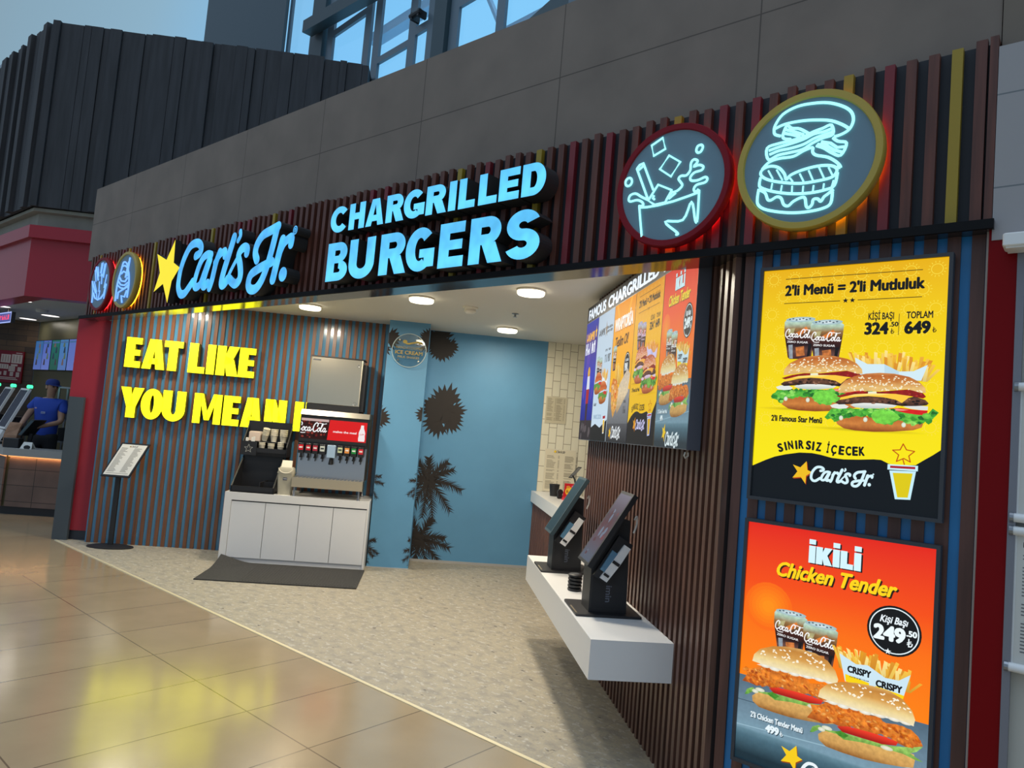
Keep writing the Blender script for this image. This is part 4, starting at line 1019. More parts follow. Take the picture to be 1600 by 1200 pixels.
# round neon icons
ICONS = {}
ICONS["DRINK"] = [[[-.121,.22],[-.061,.248],[-.042,.188],[-.105,.164],[-.121,.22]],[[-.019,.15],[.044,.106],[-.001,.041],[-.065,.089],[-.019,.15]],[[-.254,.055],[-.24,.069],[-.223,.05],[-.237,.036],[-.254,.055]],[[.124,.149],[.131,.168],[.149,.17],[.157,.157],[.148,.138],[.133,.135],[.124,.149]],[[-.122,-.05],[-.196,.114],[-.161,.137],[-.093,-.012]],[[-.196,.114],[-.18,.132],[-.161,.137],[-.163,.12],[-.185,.106]],[[-.118,-.059],[-.156,-.038],[-.192,-.015],[-.222,-.019],[-.231,-.04],[-.219,-.052],[-.182,-.05],[-.154,-.063],[-.143,-.08],[-.156,-.084],[-.169,-.082]],[[-.068,.011],[.008,-.028],[-.022,-.085],[-.08,-.089],[-.118,-.062],[-.068,.011]],[[-.087,-.04],[-.092,-.054],[-.082,-.062]],[[-.017,-.074],[-.006,-.055],[.015,-.038],[.031,-.046],[-.005,-.07]],[[.018,-.041],[.043,-.034],[.063,-.014],[.052,.006],[.041,.022],[.053,.035],[.081,.033],[.1,.055],[.101,.09],[.115,.105],[.134,.096],[.131,.084],[.117,.07],[.144,.073],[.166,.061],[.158,.045],[.123,.04],[.103,.02],[.11,.002],[.144,-.001],[.178,.008],[.191,-.003],[.18,-.018],[.139,-.023],[.125,-.041],[.133,-.056],[.144,-.052],[.15,-.045]],[[-.165,-.091],[-.119,-.095],[-.06,-.094],[.022,-.086],[.095,-.073],[.157,-.06]],[[-.166,-.085],[-.158,-.135],[-.139,-.245]],[[.153,-.051],[.154,-.193],[.143,-.194],[.118,-.103],[.079,-.186],[-.015,-.183],[.056,-.247],[.047,-.254]]]
ICONS["BURG"] = [[[-.116,.127],[-.139,.138],[-.146,.154],[-.142,.183],[-.111,.225],[-.051,.246],[.014,.245],[.077,.233],[.135,.205],[.172,.172],[.183,.133],[.17,.098],[.141,.082],[.111,.077]],[[-.144,.165],[-.102,.177],[-.036,.177],[.028,.168],[.092,.151],[.139,.124],[.17,.098]],[[-.173,.083],[-.125,.094],[-.075,.096],[-.021,.102],[.021,.116],[.062,.124],[.096,.131],[.105,.089],[.065,.081],[.023,.067],[-.018,.047],[-.072,.043],[-.122,.041],[-.164,.029],[-.173,.083]],[[-.164,.07],[-.119,.078],[-.069,.083],[-.015,.092],[.027,.106],[.068,.108],[.096,.114]],[[-.16,.051],[-.118,.061],[-.068,.062],[-.014,.069],[.028,.086],[.069,.094],[.1,.099]],[[-.07,.103],[-.101,.113],[-.105,.134],[-.091,.168],[-.068,.152],[-.034,.142],[.01,.109]],[[-.095,.152],[-.061,.136],[-.016,.112]],[[-.097,.135],[-.066,.123],[-.032,.107]],[[.106,.073],[.127,.054],[.161,.039],[.141,-.009],[.104,.009],[.072,.035],[.04,.052]],[[.06,.065],[.097,.052],[.124,.028],[.152,.025]],[[.045,.057],[.082,.044],[.114,.018],[.145,.004]],[[-.19,-.011],[-.16,.016],[-.116,.025],[-.055,.023],[-.012,.04],[.024,.047],[.026,.027],[.042,.01],[.09,-.008],[.127,-.037],[.143,-.061],[.128,-.056]],[[-.193,-.019],[-.171,-.005],[-.142,-.005],[-.113,-.019],[-.089,-.049],[-.079,-.076],[-.061,-.059],[-.013,-.045],[.05,-.039],[.102,-.046],[.128,-.064],[.124,-.086],[.105,-.099],[.054,-.104],[-.021,-.103],[-.104,-.084],[-.161,-.063],[-.191,-.04],[-.193,-.019]],[[-.161,-.022],[-.139,-.063]],[[-.124,-.025],[-.096,-.076]],[[-.063,-.073],[-.051,-.09]],[[-.023,-.06],[-.005,-.097]],[[.014,-.052],[.035,-.101]],[[.056,-.046],[.079,-.097]],[[.095,-.053],[.112,-.089]],[[-.194,-.048],[-.198,-.077],[-.188,-.096],[-.129,-.123],[-.051,-.144],[.025,-.152],[.087,-.148],[.122,-.135],[.132,-.081]],[[-.14,-.083],[-.143,-.109]],[[-.097,-.099],[-.1,-.127]],[[-.052,-.109],[-.052,-.138]],[[-.005,-.117],[-.006,-.145]],[[.038,-.121],[.036,-.149]],[[.08,-.12],[.078,-.144]],[[.118,-.112],[.112,-.138]],[[-.199,-.1],[-.203,-.141],[-.198,-.171],[-.17,-.195],[-.113,-.215],[-.046,-.229],[.019,-.233],[.081,-.227],[.111,-.21],[.116,-.161]],[[-.196,-.104],[-.169,-.123],[-.156,-.154],[-.141,-.159],[-.117,-.148],[-.097,-.157],[-.084,-.187],[-.064,-.196],[-.043,-.179],[-.012,-.167],[.005,-.172],[.012,-.207],[.023,-.216],[.036,-.204],[.04,-.183],[.058,-.183],[.071,-.196],[.083,-.178],[.096,-.169],[.12,-.151]]]
ICONS["FRIES"] = [[[-.155,-.205],[-.157,-.108],[-.216,.045],[-.076,-.099]],[[-.143,-.094],[-.076,-.158],[.006,-.181],[.094,-.167],[.17,-.121],[.2,-.014]],[[-.168,.161],[-.11,.037]],[[-.168,.161],[-.145,.208],[-.048,.047]],[[-.098,.207],[-.043,.091]],[[.037,.247],[.014,.087]],[[.002,.243],[-.007,.126]],[[.124,.232],[.094,.066]],[[.089,.228],[.07,.083]],[[.184,.096],[.149,-.054]],[[.042,.114],[.061,-.004]],[[.179,-.179],[.197,-.007]],[[-.081,-.054],[-.019,-.161]],[[.038,-.076],[.022,-.17]],[[-.158,.041],[-.052,-.085]],[[-.005,.03],[.014,-.089]]]
ICONS["SHAKE"] = [[[.089,.233],[.067,.03]],[[.073,.189],[.029,.019]],[[-.166,-.227],[-.168,-.079],[-.146,.018],[-.105,.107],[-.064,.195],[.025,.173],[.057,.121],[.108,.055],[.141,-.058],[.134,-.202]],[[-.094,.071],[-.034,.094],[.04,.067]],[[-.116,.03],[-.071,-.008],[.033,-.023],[.088,.015]],[[-.137,-.01],[-.075,-.05],[.029,-.064],[.118,-.036]],[[-.15,-.052],[-.065,-.086],[.039,-.099],[.127,-.064]],[[-.114,-.202],[-.11,-.132],[-.039,-.115],[.116,-.084]],[[.017,-.25],[-.022,-.172],[.066,-.191],[.104,-.124]],[[-.068,.153],[-.019,.156],[.038,.13]]]
_d = ICONS['DRINK'][2]; _cx = sum(p[0] for p in _d[:4]) / 4; _cz = sum(p[1] for p in _d[:4]) / 4
ICONS['DRINK'][2] = [list(p) for p in ell(_cx, _cz, .019, .021, 10)]; ICONS['DRINK'][2].append(ICONS['DRINK'][2][0])
def neon_disc(name, label, x, z, icon, rim, halo, tube_mat, tr, curved=True, face='disc_grey'):
    root = thing(name, label, 'sign', (x, 0, z), 0, 'round icon signs on the fascia')
    mb = MB(); mb.lathe([(.283, 0.062), (.283, 0.068)], n=56, axis='y')
    f = MB(); f.add([(p[0], -p[1], p[2]) for p in mb.v], [tuple(reversed(t)) for t in mb.f]); f.build('face', face, root)
    mb = MB(); mb.lathe([(.262, -.020), (.300, -.020), (.306, -.03), (.306, -.070), (.302, -.078), (.276, -.078), (.272, -.068)], n=64, axis='y', cap0=True, cap1=False)
    mb.build('rim', rim, root, smooth=True)
    mb = MB(); mb.tube([(.280 * math.cos(2 * PI * k / 48), -.010, .280 * math.sin(2 * PI * k / 48)) for k in range(48)], .008, 6, closed=True); mb.build('halo_light', halo, root)
    mb = MB()
    for pl in icon:
        closed = pl[0] == pl[-1]
        P = [(p[0], -.074, p[1]) for p in pl]
        if curved and len(P) > 6: P = smooth_path(P[:-1] if closed else P, 4, closed)
        elif closed: P = P[:-1]
        mb.tube(P, tr if len(pl) > 2 or len(icon) < 16 else tr * .6, 6, closed=closed)
    mb.build('neon_tube', tube_mat, root, smooth=True)
    return root
neon_disc('neon_icon', 'red-rimmed round neon sign of a cup with splashing ice cubes', -1.655, 2.965, ICONS['DRINK'], 'rim_red', 'halo_red', 'neon', .0062)
neon_disc('neon_icon', 'gold-rimmed round neon sign of a burger with bacon, beside the large white upper panel', -1.015, 2.973, ICONS['BURG'], 'rim_gold', 'halo_amber', 'neon', .0064)
neon_disc('neon_icon', 'red-rimmed round neon sign of fries at the far end of the fascia', -8.765, 2.967, ICONS['FRIES'], 'rim_red', 'halo_red', 'neon_blue', .0085, False)
neon_disc('neon_icon', 'gold-rimmed round neon sign of a milk shake next to the fries sign', -8.09, 2.968, ICONS['SHAKE'], 'rim_gold', 'halo_amber', 'neon_blue', .0085)

# ================================================================ light-box posters
PY, PO = poster_yellow(), poster_orange()
def poster(name, label, x, z, art):
    root = thing(name, label, 'poster', (x, .026, z), 0)
    mb = MB(); w, h, t = .715, 1.0, .014
    for b in ((-t, w + t, -t, 0), (-t, w + t, h, h + t), (-t, 0, 0, h), (w, w + t, 0, h)): mb.box(b[0], b[1], -.045, 0, b[2], b[3])
    mb.build('frame', 'dark_grey', root)
    mb = MB(); mb.box(0, w, -.032, -.002, 0, h); mb.build('light_panel', 'black', root)
    art.build('printed_sheet', 'print_lit', lambda u, v, w_: (u, -.0325 - w_, v), parent=root)
    return root
poster('menu_poster', 'yellow backlit poster of two burgers, cola and fries, upper one on the slatted wall', -1.190, 1.512, PY)
poster('menu_poster', 'orange backlit poster of two chicken sandwiches and fries, below the yellow poster', -1.190, .400, PO)

# price lists on the wall at the edge of the picture
def price_frame(label, x, z0, z1, seed):
    root = thing('price_list', label, 'price list', (x, .006, z0), 0, 'framed price lists on the pale wall')
    h = z1 - z0; mb = MB(); mb.box(0, .42, -.012, 0, .02, h - .02); mb.build('backing', 'white_lam', root)
    for zz in (0, h - .03): 
        b = MB(); b.lathe([(.014, -.01), (.016, 0), (.016, .42), (.014, .43)], c=(0, -.016, zz + .015), n=12, axis='x'); b.build('clamp_rail', 'white_lam', root, smooth=True)
        b = MB(); b.lathe([(.018, -.012), (.018, .0)], c=(0, -.016, zz + .015), n=12, axis='x'); b.build('rail_cap', 'steel_dark', root)
    a = Art(); a.rect(.012, .03, .41, h - .03, S(205, 203, 196)); r = random.Random(seed); z = h - .07
    a.text('Fiyat', .03, z, .018, S(30, 30, 34), .05, 2); z -= .03
    while z > .06:
        a.rect(.03, z, .03 + r.uniform(.10, .17), z + .004, S(104, 104, 106)); a.rect(.30, z, .34, z + .004, S(104, 104, 106)); z -= .012 if r.random() > .12 else .03
    a.build('printed_sheet', 'print_paper', lambda u, v, w: (u, -.0125 - w, v), parent=root)
price_frame('upper framed price list on the pale wall past the red column', -.244, 1.535, 2.03, 1)
price_frame('lower framed price list on the pale wall past the red column', -.244, 1.02, 1.520, 2)
mb = MB(); mb.rbox(-.300, 1.2, -.11, -.015, 2.508, 2.556, .008); mb.box(-.29, 1.2, -.10, -.02, 2.502, 2.508)
tag(mb.build('lamp_canopy', 'white_lam'), 'long white box canopy under the white upper panel, over the price lists', 'canopy')

# ================================================================ in the shop (turned frame: e to the right, d into the shop)
def IT(name, label, cat, e, d, z=0.0, group=None, spin=0.0): return thing(name, label, cat, W(e, d, z), TH + spin, group)
def itag(mb, name, m, label, cat, e, d, z=0.0, group=None, smooth=False, spin=0.0):
    return tag(mb.build(name, m, loc=W(e, d, z), rot=TH + spin, smooth=smooth), label, cat, group)

# yellow wall lettering
def wall_word(label, text, xs, ws, z, h, group=None):
    root = IT('wall_lettering', label, 'lettering', xs[0], 6.748, z)
    for ch, x, w in zip(text, xs, ws):
        mb = MB()
        for p in glyph(ch, (w - .010) / h, .29, .215): mb.prism([(q[0] * h, q[1] * h) for q in p], FRONT, 0.0, .07, 0, 1)
        mb.build('apostrophe' if ch == "'" else 'letter', ['glow_yellow', 'edge_yellow'], root, (x - xs[0], 0, 0))
wall_word('large yellow lit letters reading EAT LIKE, upper line on the striped wall', 'EATLIKE', [-5.890, -5.694, -5.459, -5.172, -4.962, -4.850, -4.591], [.187, .268, .224, .202, .104, .262, .197], 2.078, .355)
wall_word('large yellow lit letters reading YOU MEAN IT, lower line on the striped wall', "YOUMEANIT'"[:9], [-5.889, -5.650, -5.409, -5.053, -4.713, -4.500, -4.230, -3.885, -3.758], [.270, .259, .271, .330, .201, .250, .261, .113, .224], 1.488, .355)

# downlights and ceiling fittings
def downlight(label, e, d, power=9.0):
    root = IT('ceiling_light', label, 'ceiling light', e, d, 2.9, 'round ceiling lights in the shop')
    mb = MB(); mb.lathe([(.118, 0), (.122, -.004), (.122, -.016), (.116, -.018)], n=36); mb.build('housing', 'lamp_ring', root, smooth=True)
    mb = MB(); mb.lathe([(.116, -.016), (.116, -.036), (.108, -.046), (.09, -.048)], n=36); mb.build('diffuser', 'lamp_face', root, smooth=True)
    l = bpy.data.lights.new('ceiling_light_lamp', 'AREA'); l.shape = 'DISK'; l.size = .22; l.energy = power; l.color = (1.0, .90, .73)
    lo = bpy.data.objects.new('ceiling_light_lamp', l); COL.objects.link(lo); lo.parent = root; lo.location = (0, 0, -.052)
    return root
PW = 31.0
downlight('round ceiling light over the beverage counter, farthest along the fascia', -3.676, 5.826, PW)
downlight('round ceiling light above the blue pillar, under the word BURGERS', -2.438, 4.618, PW)
downlight('round ceiling light nearest the menu screens', -1.512, 3.707, PW)
downlight('small-looking round ceiling light deep in the shop by the blue wall', -1.456, 6.055, PW * .45)
downlight('added round ceiling light, unseen behind the fascia over the wall shelf', -1.62, 2.42, PW * 1.05)  # unseen lamp, added to brighten the shop interior
downlight('added round ceiling light, unseen behind the fascia over the yellow lettering', -5.3, 6.15, PW * .75)  # also out of view, added to raise the brightness inside
root = IT('smoke_detector', 'small white smoke detector on the shop ceiling between two round lights', 'smoke detector', -1.959, 4.871, 2.9)
mb = MB(); mb.lathe([(.078, 0), (.08, -.012), (.070, -.02)], n=24); mb.build('base', 'lamp_ring', root, smooth=True)
mb = MB(); mb.lathe([(.058, -.02), (.060, -.045), (.040, -.064), (.016, -.068)], n=24); mb.build('sensor_head', 'lamp_ring', root, smooth=True)
mb = MB(); mb.lathe([(.035, 0), (.035, -.006), (.012, -.008), (.010, -.03), (.022, -.034), (.02, -.037)], n=16)
itag(mb, 'sprinkler', 'steel_dark', 'small metal sprinkler on the shop ceiling beyond the round lights', 'sprinkler', -1.495, 4.975, 2.9, smooth=True)

# transparent round sign on the pillar
root = IT('round_sign', 'clear round acrylic sign with gold ice cream lettering on the blue pillar', 'sign', -2.575, 6.33, 2.555)
mb = MB(); mb.lathe([(.198, -.018), (.2, -.020), (.2, -.026), (.198, -.028)], n=48, axis='y'); mb.build('acrylic_disc', 'acrylic', root)
mb = MB(); mb.tube([(.199 * math.cos(2 * PI * k / 48), -.023, .199 * math.sin(2 * PI * k / 48)) for k in range(48)], .005, 6, closed=True); mb.build('polished_edge', mat('acrylic_edge', (.55, .66, .66), .2), root)
GOLD = (0.50, 0.38, 0.10)
for q in ((-.12, .12), (.12, .12), (-.12, -.12), (.12, -.12)):
    mb = MB(); mb.lathe([(.010, -.018), (.010, .0)], c=(q[0], 0, q[1]), n=12, axis='y'); mb.build('standoff', 'steel', root)
a = Art(); a.text('HAND-SCOOPED', 0, .015, .030, GOLD, .31, 1, 'c'); a.text('ICE CREAM', 0, -.048, .042, GOLD, .32, 2, 'c'); a.text('MILK SHAKES', 0, -.094, .026, GOLD, .25, 1, 'c')
a.pen([(-.055, .095), (-.02, .078), (.03, .090), (.085, .105)], .010, GOLD); a.blob(-.055, .10, .026, .022, GOLD, None, 14); a.pen([(.085, .105), (.12, .10), (.145, .098)], .012, GOLD)
a.build('gold_print', 'print_paper', lambda u, v, w: (u, -.0285 - w, v), parent=root)

# beverage counter
root = IT('beverage_counter', 'white beverage counter with four flush doors in front of the striped wall', 'counter', -4.43, 6.10)
L, H, T = 1.585, .775, .075
mb = MB(); mb.box(0, L, 0, .635, H - .085, H); mb.build('worktop', 'white_lam', root)
mb = MB(); mb.box(0, T, 0, .635, 0, H - .085); mb.build('side_panel', 'white_lam', root)
mb = MB(); mb.box(L - .022, L, 0, .635, 0, H - .085); mb.build('side_panel', 'white_lam', root)
mb = MB(); mb.box(T, L - .022, .03, .62, .07, H - .085); mb.build('carcass', 'dark_grey', root)
mb = MB(); mb.box(T, L - .022, .03, .045, 0, .07); mb.build('plinth', 'white_door', root)
dw = (L - T - .022) / 4
for k in range(4):
    mb = MB(); mb.box(T + k * dw + .003, T + (k + 1) * dw - .003, .006, .03, .062, H - .100); mb.build('door', 'white_door', root)

# floor mat
mb = MB(); NX, NY = 36, 22; tops, bots = [], []
def matz(x, y):                                   # the corner by the counter is curled up
    r_ = math.hypot(x + 4.40, (y - 6.12) * .8); return .085 * max(0, 1 - r_ / .34) ** 1.6
for jj in range(NY + 1):
    for ii in range(NX + 1):
        x = -4.40 + 1.57 * ii / NX; y = 5.20 + .90 * jj / NY; z = matz(x, y); tops.append((x, y, z + .012)); bots.append((x, y, z))
n1 = NX + 1; fs = []; o1 = len(tops)
for jj in range(NY):
    for ii in range(NX):
        a_ = jj * n1 + ii; fs.append((a_, a_ + 1, a_ + n1 + 1, a_ + n1)); fs.append((o1 + a_ + n1, o1 + a_ + n1 + 1, o1 + a_ + 1, o1 + a_))
ring = [ii for ii in range(n1)] + [jj * n1 + NX for jj in range(1, NY + 1)] + [NY * n1 + ii for ii in range(NX - 1, -1, -1)] + [jj * n1 for jj in range(NY - 1, 0, -1)]
for q in range(len(ring)): p_, s2 = ring[q], ring[(q + 1) % len(ring)]; fs.append((p_, o1 + p_, o1 + s2, s2))
mb.add(tops + bots, fs)
o = struct(mb.build('floor_mat', 'rubber', rot=TH)); del o['kind']
tag(o, 'dark ribbed floor mat in front of the white beverage counter', 'mat')
mb = MB()
for k in range(13, 52): mb.box(-4.36 + .029 * k, -4.36 + .029 * k + .014, 5.25, 6.05, .0115, .0135)
mb.build('mat_ribs', 'rubber', o)

# drink dispenser and ice machine
root = IT('drink_dispenser', 'stainless drink dispenser with a red lit header and nine valves', 'drink dispenser', -3.715, 6.19, .775)
Wd = .765
mb = MB(); mb.box(0, Wd, .10, .46, .20, .95); mb.build('body', 'steel', root)
mb = MB(); mb.loft([[(-.004, -.02, .925), (Wd + .004, -.02, .925), (Wd + .004, .46, .925), (-.004, .46, .925)], [(-.004, .03, .985), (Wd + .004, .03, .985), (Wd + .004, .46, .985), (-.004, .46, .985)]]); mb.build('lid', mat('lid_steel', (.30, .28, .24), .4, .8), root)
mb = MB(); mb.box(0, Wd, -.01, .10, .62, .925); mb.box(0, Wd, .0, .1, .585, .62); hd = mb.build('header', 'black', root)
a = Art(); x0, x1, z0, z1 = .012, .752, .655, .885; xs = .318
a.rect(x0, z0, xs, z1, S(44, 8, 12)); rr = random.Random(4)
for k in range(46):
    px, pz = rr.uniform(x0 + .02, xs - .02), rr.uniform(z0 + .015, z1 - .015)
    a.blob(px, pz, rr.uniform(.008, .022), rr.uniform(.006, .016), rr.choice([S(110, 16, 20), S(20, 4, 8), S(150, 60, 50), S(70, 20, 14)]), None, 9, .3)
a.rect(x0, z1 - .028, xs, z1, S(206, 176, 170))
a.poly([(xs - .004, z0), (x1, z0), (x1, z1), (xs + .012, z1)], S(226, 24, 30))
_k = len(a.v); draw_cola(a, x0 - .045, z0 + .055, .345, S(252, 252, 252)); a.v[_k:] = [(max(p[0], x0), p[1], p[2]) for p in a.v[_k:]]
a.text('makes the meal', .375, .745, .024, S(255, 236, 236), .265, 3)
bt = [(.0, 0), (.034, 0), (.038, .03), (.034, .065), (.037, .095), (.030, .12), (.019, .15), (.016, .185), (.0, .185)]
a.poly([(.700 + p[0], z0 + .012 + p[1]) for p in bt] + [(.700 - p[0], z0 + .012 + p[1]) for p in reversed(bt)], S(250, 240, 240)); a.text('Cola', .675, .735, .016, S(210, 20, 30), .05, 2, slope=.2)
a.build('header_print', 'print_screen', lambda u, v, w: (u, -.0105 - w, v), parent=hd)
mb = MB(); mb.box(.0, Wd, .075, .10, .20, .62); mb.build('splash_panel', mat('splash_steel', (.50, .50, .50), .28, 1.0), root)
cols = [S(206, 28, 36), S(190, 28, 40), S(176, 44, 62), S(205, 210, 200), None, S(206, 214, 170), S(232, 150, 70), S(30, 140, 60), S(208, 36, 48)]
vx = [.042, .123, .200, .280, .378, .478, .556, .632, .711]
for k, c in enumerate(cols):
    cx = vx[k]
    if c is None:
        mb = MB(); mb.rbox(cx - .048, cx + .048, -.03, .08, .455, .60, .008); iv = mb.build('ice_chute', mat('ice_blue', (.36, .50, .66), .25), root)
        mb = MB(); mb.lathe([(.016, .455), (.026, .38), (.022, .375)], c=(cx, .02, 0), n=12); mb.build('chute_lever', 'black', iv, smooth=True)
        continue
    mb = MB(); mb.rbox(cx - .030, cx + .030, -.045, .08, .485, .60, .006); v = mb.build('valve', 'black', root)
    mb = MB(); mb.box(cx - .026, cx + .026, -.048, -.044, .522, .582); mb.build('flavour_badge', mat('badge', c, .35), v)
    mb = MB(); mb.box(cx - .018, cx + .018, -.0495, -.0475, .545, .562); mb.build('badge_name', mat('badge_name', S(240, 236, 230) if k not in (3, 5) else S(50, 60, 60), .4), v)
    mb = MB(); mb.lathe([(.012, .485), (.012, .455), (.018, .45), (.016, .435)], c=(cx, .0, 0), n=12); mb.build('nozzle', 'black', v, smooth=True)
    mb = MB(); mb.box(cx - .005, cx + .005, .03, .038, .40, .485); mb.build('lever', 'black', v)
mb = MB(); mb.loft([[(-.012, -.09, .105), (Wd + .008, -.09, .105), (Wd + .008, .12, .105), (-.012, .12, .105)], [(-.012, -.10, .215), (Wd + .008, -.10, .215), (Wd + .008, .12, .215), (-.012, .12, .215)]]); mb.build('drip_tray', 'steel', root)
mb = MB()
for k in range(18): mb.box(.01 + k * .042, .03 + k * .042, -.09, .07, .215, .219)
mb.build('tray_grille', 'steel_dark', root)
for q in ((.02, -.06), (Wd - .03, -.06), (.02, .4), (Wd - .03, .4)):
    mb = MB(); mb.lathe([(.016, 0), (.016, .01), (.011, .02), (.011, .2 if q[1] > 0 else .108)], c=(q[0], q[1], 0), n=10); mb.build('leg', 'steel_dark', root, smooth=True)
root = IT('ice_machine', 'square stainless ice machine standing on top of the drink dispenser', 'ice machine', -3.70, 6.37, 1.76)
mb = MB(); mb.box(.0, .61, .0, .30, .0, .075); mb.build('base', 'black', root)
mb = MB(); mb.rbox(0, .605, 0, .30, .075, .63, .012); mb.build('front_panel', 'steel', root)
mb = MB(); mb.box(.0, .62, -.002, .30, .63, .642); mb.build('top_edge', 'black', root)
mb = MB(); mb.box(.606, .650, .03, .30, .02, .58); mb.build('side_vent', 'black', root)
mb = MB(); mb.box(.025, .115, -.003, .001, .585, .6); mb.build('name_plate', 'dark_grey', root)
for zz, r in ((.11, .018), (.56, .012)):
    mb = MB(); mb.tube([(.548 + r * math.cos(2 * PI * k / 20), -.002, zz + r * math.sin(2 * PI * k / 20)) for k in range(20)], .003, 5, closed=True); mb.build('badge', 'steel_dark', root)

# cup and lid organiser with its paper cups
ORG = (-4.385, 6.12, .775)
root = IT('condiment_organiser', 'black condiment organiser with an open tray and a raised cup rack', 'organiser', *ORG)
mb = MB(); mb.box(0, .47, 0, .02, 0, .07); mb.box(0, .47, .40, .42, 0, .40); mb.box(0, .47, 0, .42, 0, .02)
for x in (0, .455): mb.loft([[(x, 0, .0), (x + .015, 0, .0), (x + .015, .42, .0), (x, .42, .0)], [(x, 0, .07), (x + .015, 0, .07), (x + .015, .42, .40), (x, .42, .40)]])
mb.build('tray', 'black', root)
mb = MB(); mb.box(.30, .31, .02, .40, .02, .12); mb.box(.30, .455, .18, .19, .02, .12); mb.build('divider', 'black', root)
mb = MB(); mb.box(-.01, .50, .33, .62, .40, .44); mb.box(-.01, .50, .55, .57, .44, .80); mb.box(-.01, .50, .33, .345, .40, .49)
mb.build('rack_base', 'black', root)
mb = MB(); mb.box(-.012, .16, .322, .331, .40, .56); mb.build('front_panel', 'black', root)
for x in (-.012, .492): 
    mb = MB(); mb.loft([[(x, .33, .40), (x + .012, .33, .40), (x + .012, .60, .40), (x, .60, .40)], [(x, .33, .52), (x + .012, .33, .52), (x + .012, .60, .80), (x, .60, .80)]]); mb.build('side_panel', 'black', root)
mb = MB(); mb.box(.0, .49, .40, .55, .555, .565); mb.build('shelf', 'black', root)
a = Art(); a.line(starpts(.07, .475, .05), .004, S(170, 170, 165), True); a.line([(.055, .48), (.06, .484)], .003, S(170, 170, 165)); a.line([(.08, .48), (.085, .484)], .003, S(170, 170, 165))
a.build('star_print', 'print_paper', lambda u, v, w: (u, .3215 - w, v), parent=root)
def cup_stack(label, x, y, z, r, n, tilt=0.0, roll=0.0):
    """nested paper cups, mouth up or tipped over"""
    root = IT('paper_cup_stack', label, 'cups', ORG[0] + x, ORG[1] + y, ORG[2] + z, 'stacked paper cups in the rack')
    root.rotation_euler = (tilt, roll, TH)
    for k in range(n):
        mb = MB(); zb = k * .022
        mb.lathe([(r * .74, zb), (r, zb + .075), (r * 1.07, zb + .078), (r * 1.05, zb + .083), (r * .96, zb + .08), (r * .72, zb + .004)], n=20); mb.build('cup', 'cup_white', root, smooth=True)
cup_stack('white paper cups tipped over, upper shelf of the black rack nearest the napkins', .205, .47, .575, .038, 4, .25, .18)
cup_stack('white paper cups stacked upright in the middle of the upper rack shelf', .315, .46, .567, .042, 4)
cup_stack('white paper cups on the upper rack shelf beside the dispenser', .425, .46, .567, .044, 4)
cup_stack('small white cup stack in the lower rack row below the tipped cups', .20, .40, .452, .036, 2)
cup_stack('small white cup stack in the middle of the lower rack row', .305, .40, .445, .038, 2)
cup_stack('small white cup stack in the lower rack row beside the dispenser', .415, .40, .442, .036, 3)
mb = MB()
for k in range(6): mb.rbox(.03 + .003 * k, .155 + .003 * k, .44 + .012 * k, .448 + .012 * k, .56, .665 + .006 * (k % 3), .003)
itag(mb, 'napkin_bundle', mat('napkin', (.62, .50, .42), .8), 'bundle of pale folded napkins at the end of the cup rack', 'napkins', *ORG)
for k, x in enumerate((.022, .085, .105)):
    mb = MB(); mb.rbox(x, x + .022 + .01 * (k == 0), .345, .355, .53, .60 + .008 * k, .003)
    itag(mb, 'sugar_sachet', 'paper', ['white sachet standing at the outer end of the rack front', 'white sachet leaning beside another in the rack front', 'white sachet nearest the cups in the rack front'][k], 'sachet', *ORG, 'sachets in the cup rack')

# little swing bin on the counter
root = IT('waste_bin', 'small beige swing-lid bin on the counter beside the dispenser', 'bin', -3.905, 6.16, .775)
def sq(hw, hd, z, n=5, r=.02):
    pts = []
    for cx, cy, a0 in ((hw - r, hd - r, 0), (-hw + r, hd - r, 90), (-hw + r, -hd + r, 180), (hw - r, -hd + r, 270)):
        for k in range(n): t = math.radians(a0 + 90 * k / (n - 1)); pts.append((.09 + cx + r * math.cos(t), .07 + cy + r * math.sin(t), z))
    return pts
mb = MB(); mb.loft([sq(.072, .058, 0), sq(.088, .07, .235), sq(.092, .074, .238), sq(.092, .074, .252)]); mb.build('body', 'bin_grey', root, smooth=True)
mb = MB(); mb.loft([sq(.088, .07, .252), sq(.084, .066, .29), sq(.070, .052, .31)]); hood = mb.build('hood', 'bin_grey', root, smooth=True)
mb = MB(); mb.loft([[(.03, .02, .30), (.15, .02, .30), (.15, .03, .30), (.03, .03, .30)], [(.035, .06, .385), (.145, .06, .385), (.145, .07, .385), (.035, .07, .385)]]); mb.build('swing_flap', 'cup_white', root)
mb = MB(); mb.tube([(.012 + .078 * (1 - math.cos(PI * k / 12)), -.004, .30 - .055 * math.sin(PI * k / 12)) for k in range(13)], .006, 6); mb.build('handle_ring', 'cup_white', root)
a = Art(); a.rect(.07, .165, .115, .195, S(60, 66, 90)); a.rect(.074, .178, .111, .184, S(210, 210, 210)); a.build('sticker', 'print_paper', lambda u, v, w: (u, .0035 - w - .006, v), parent=root)

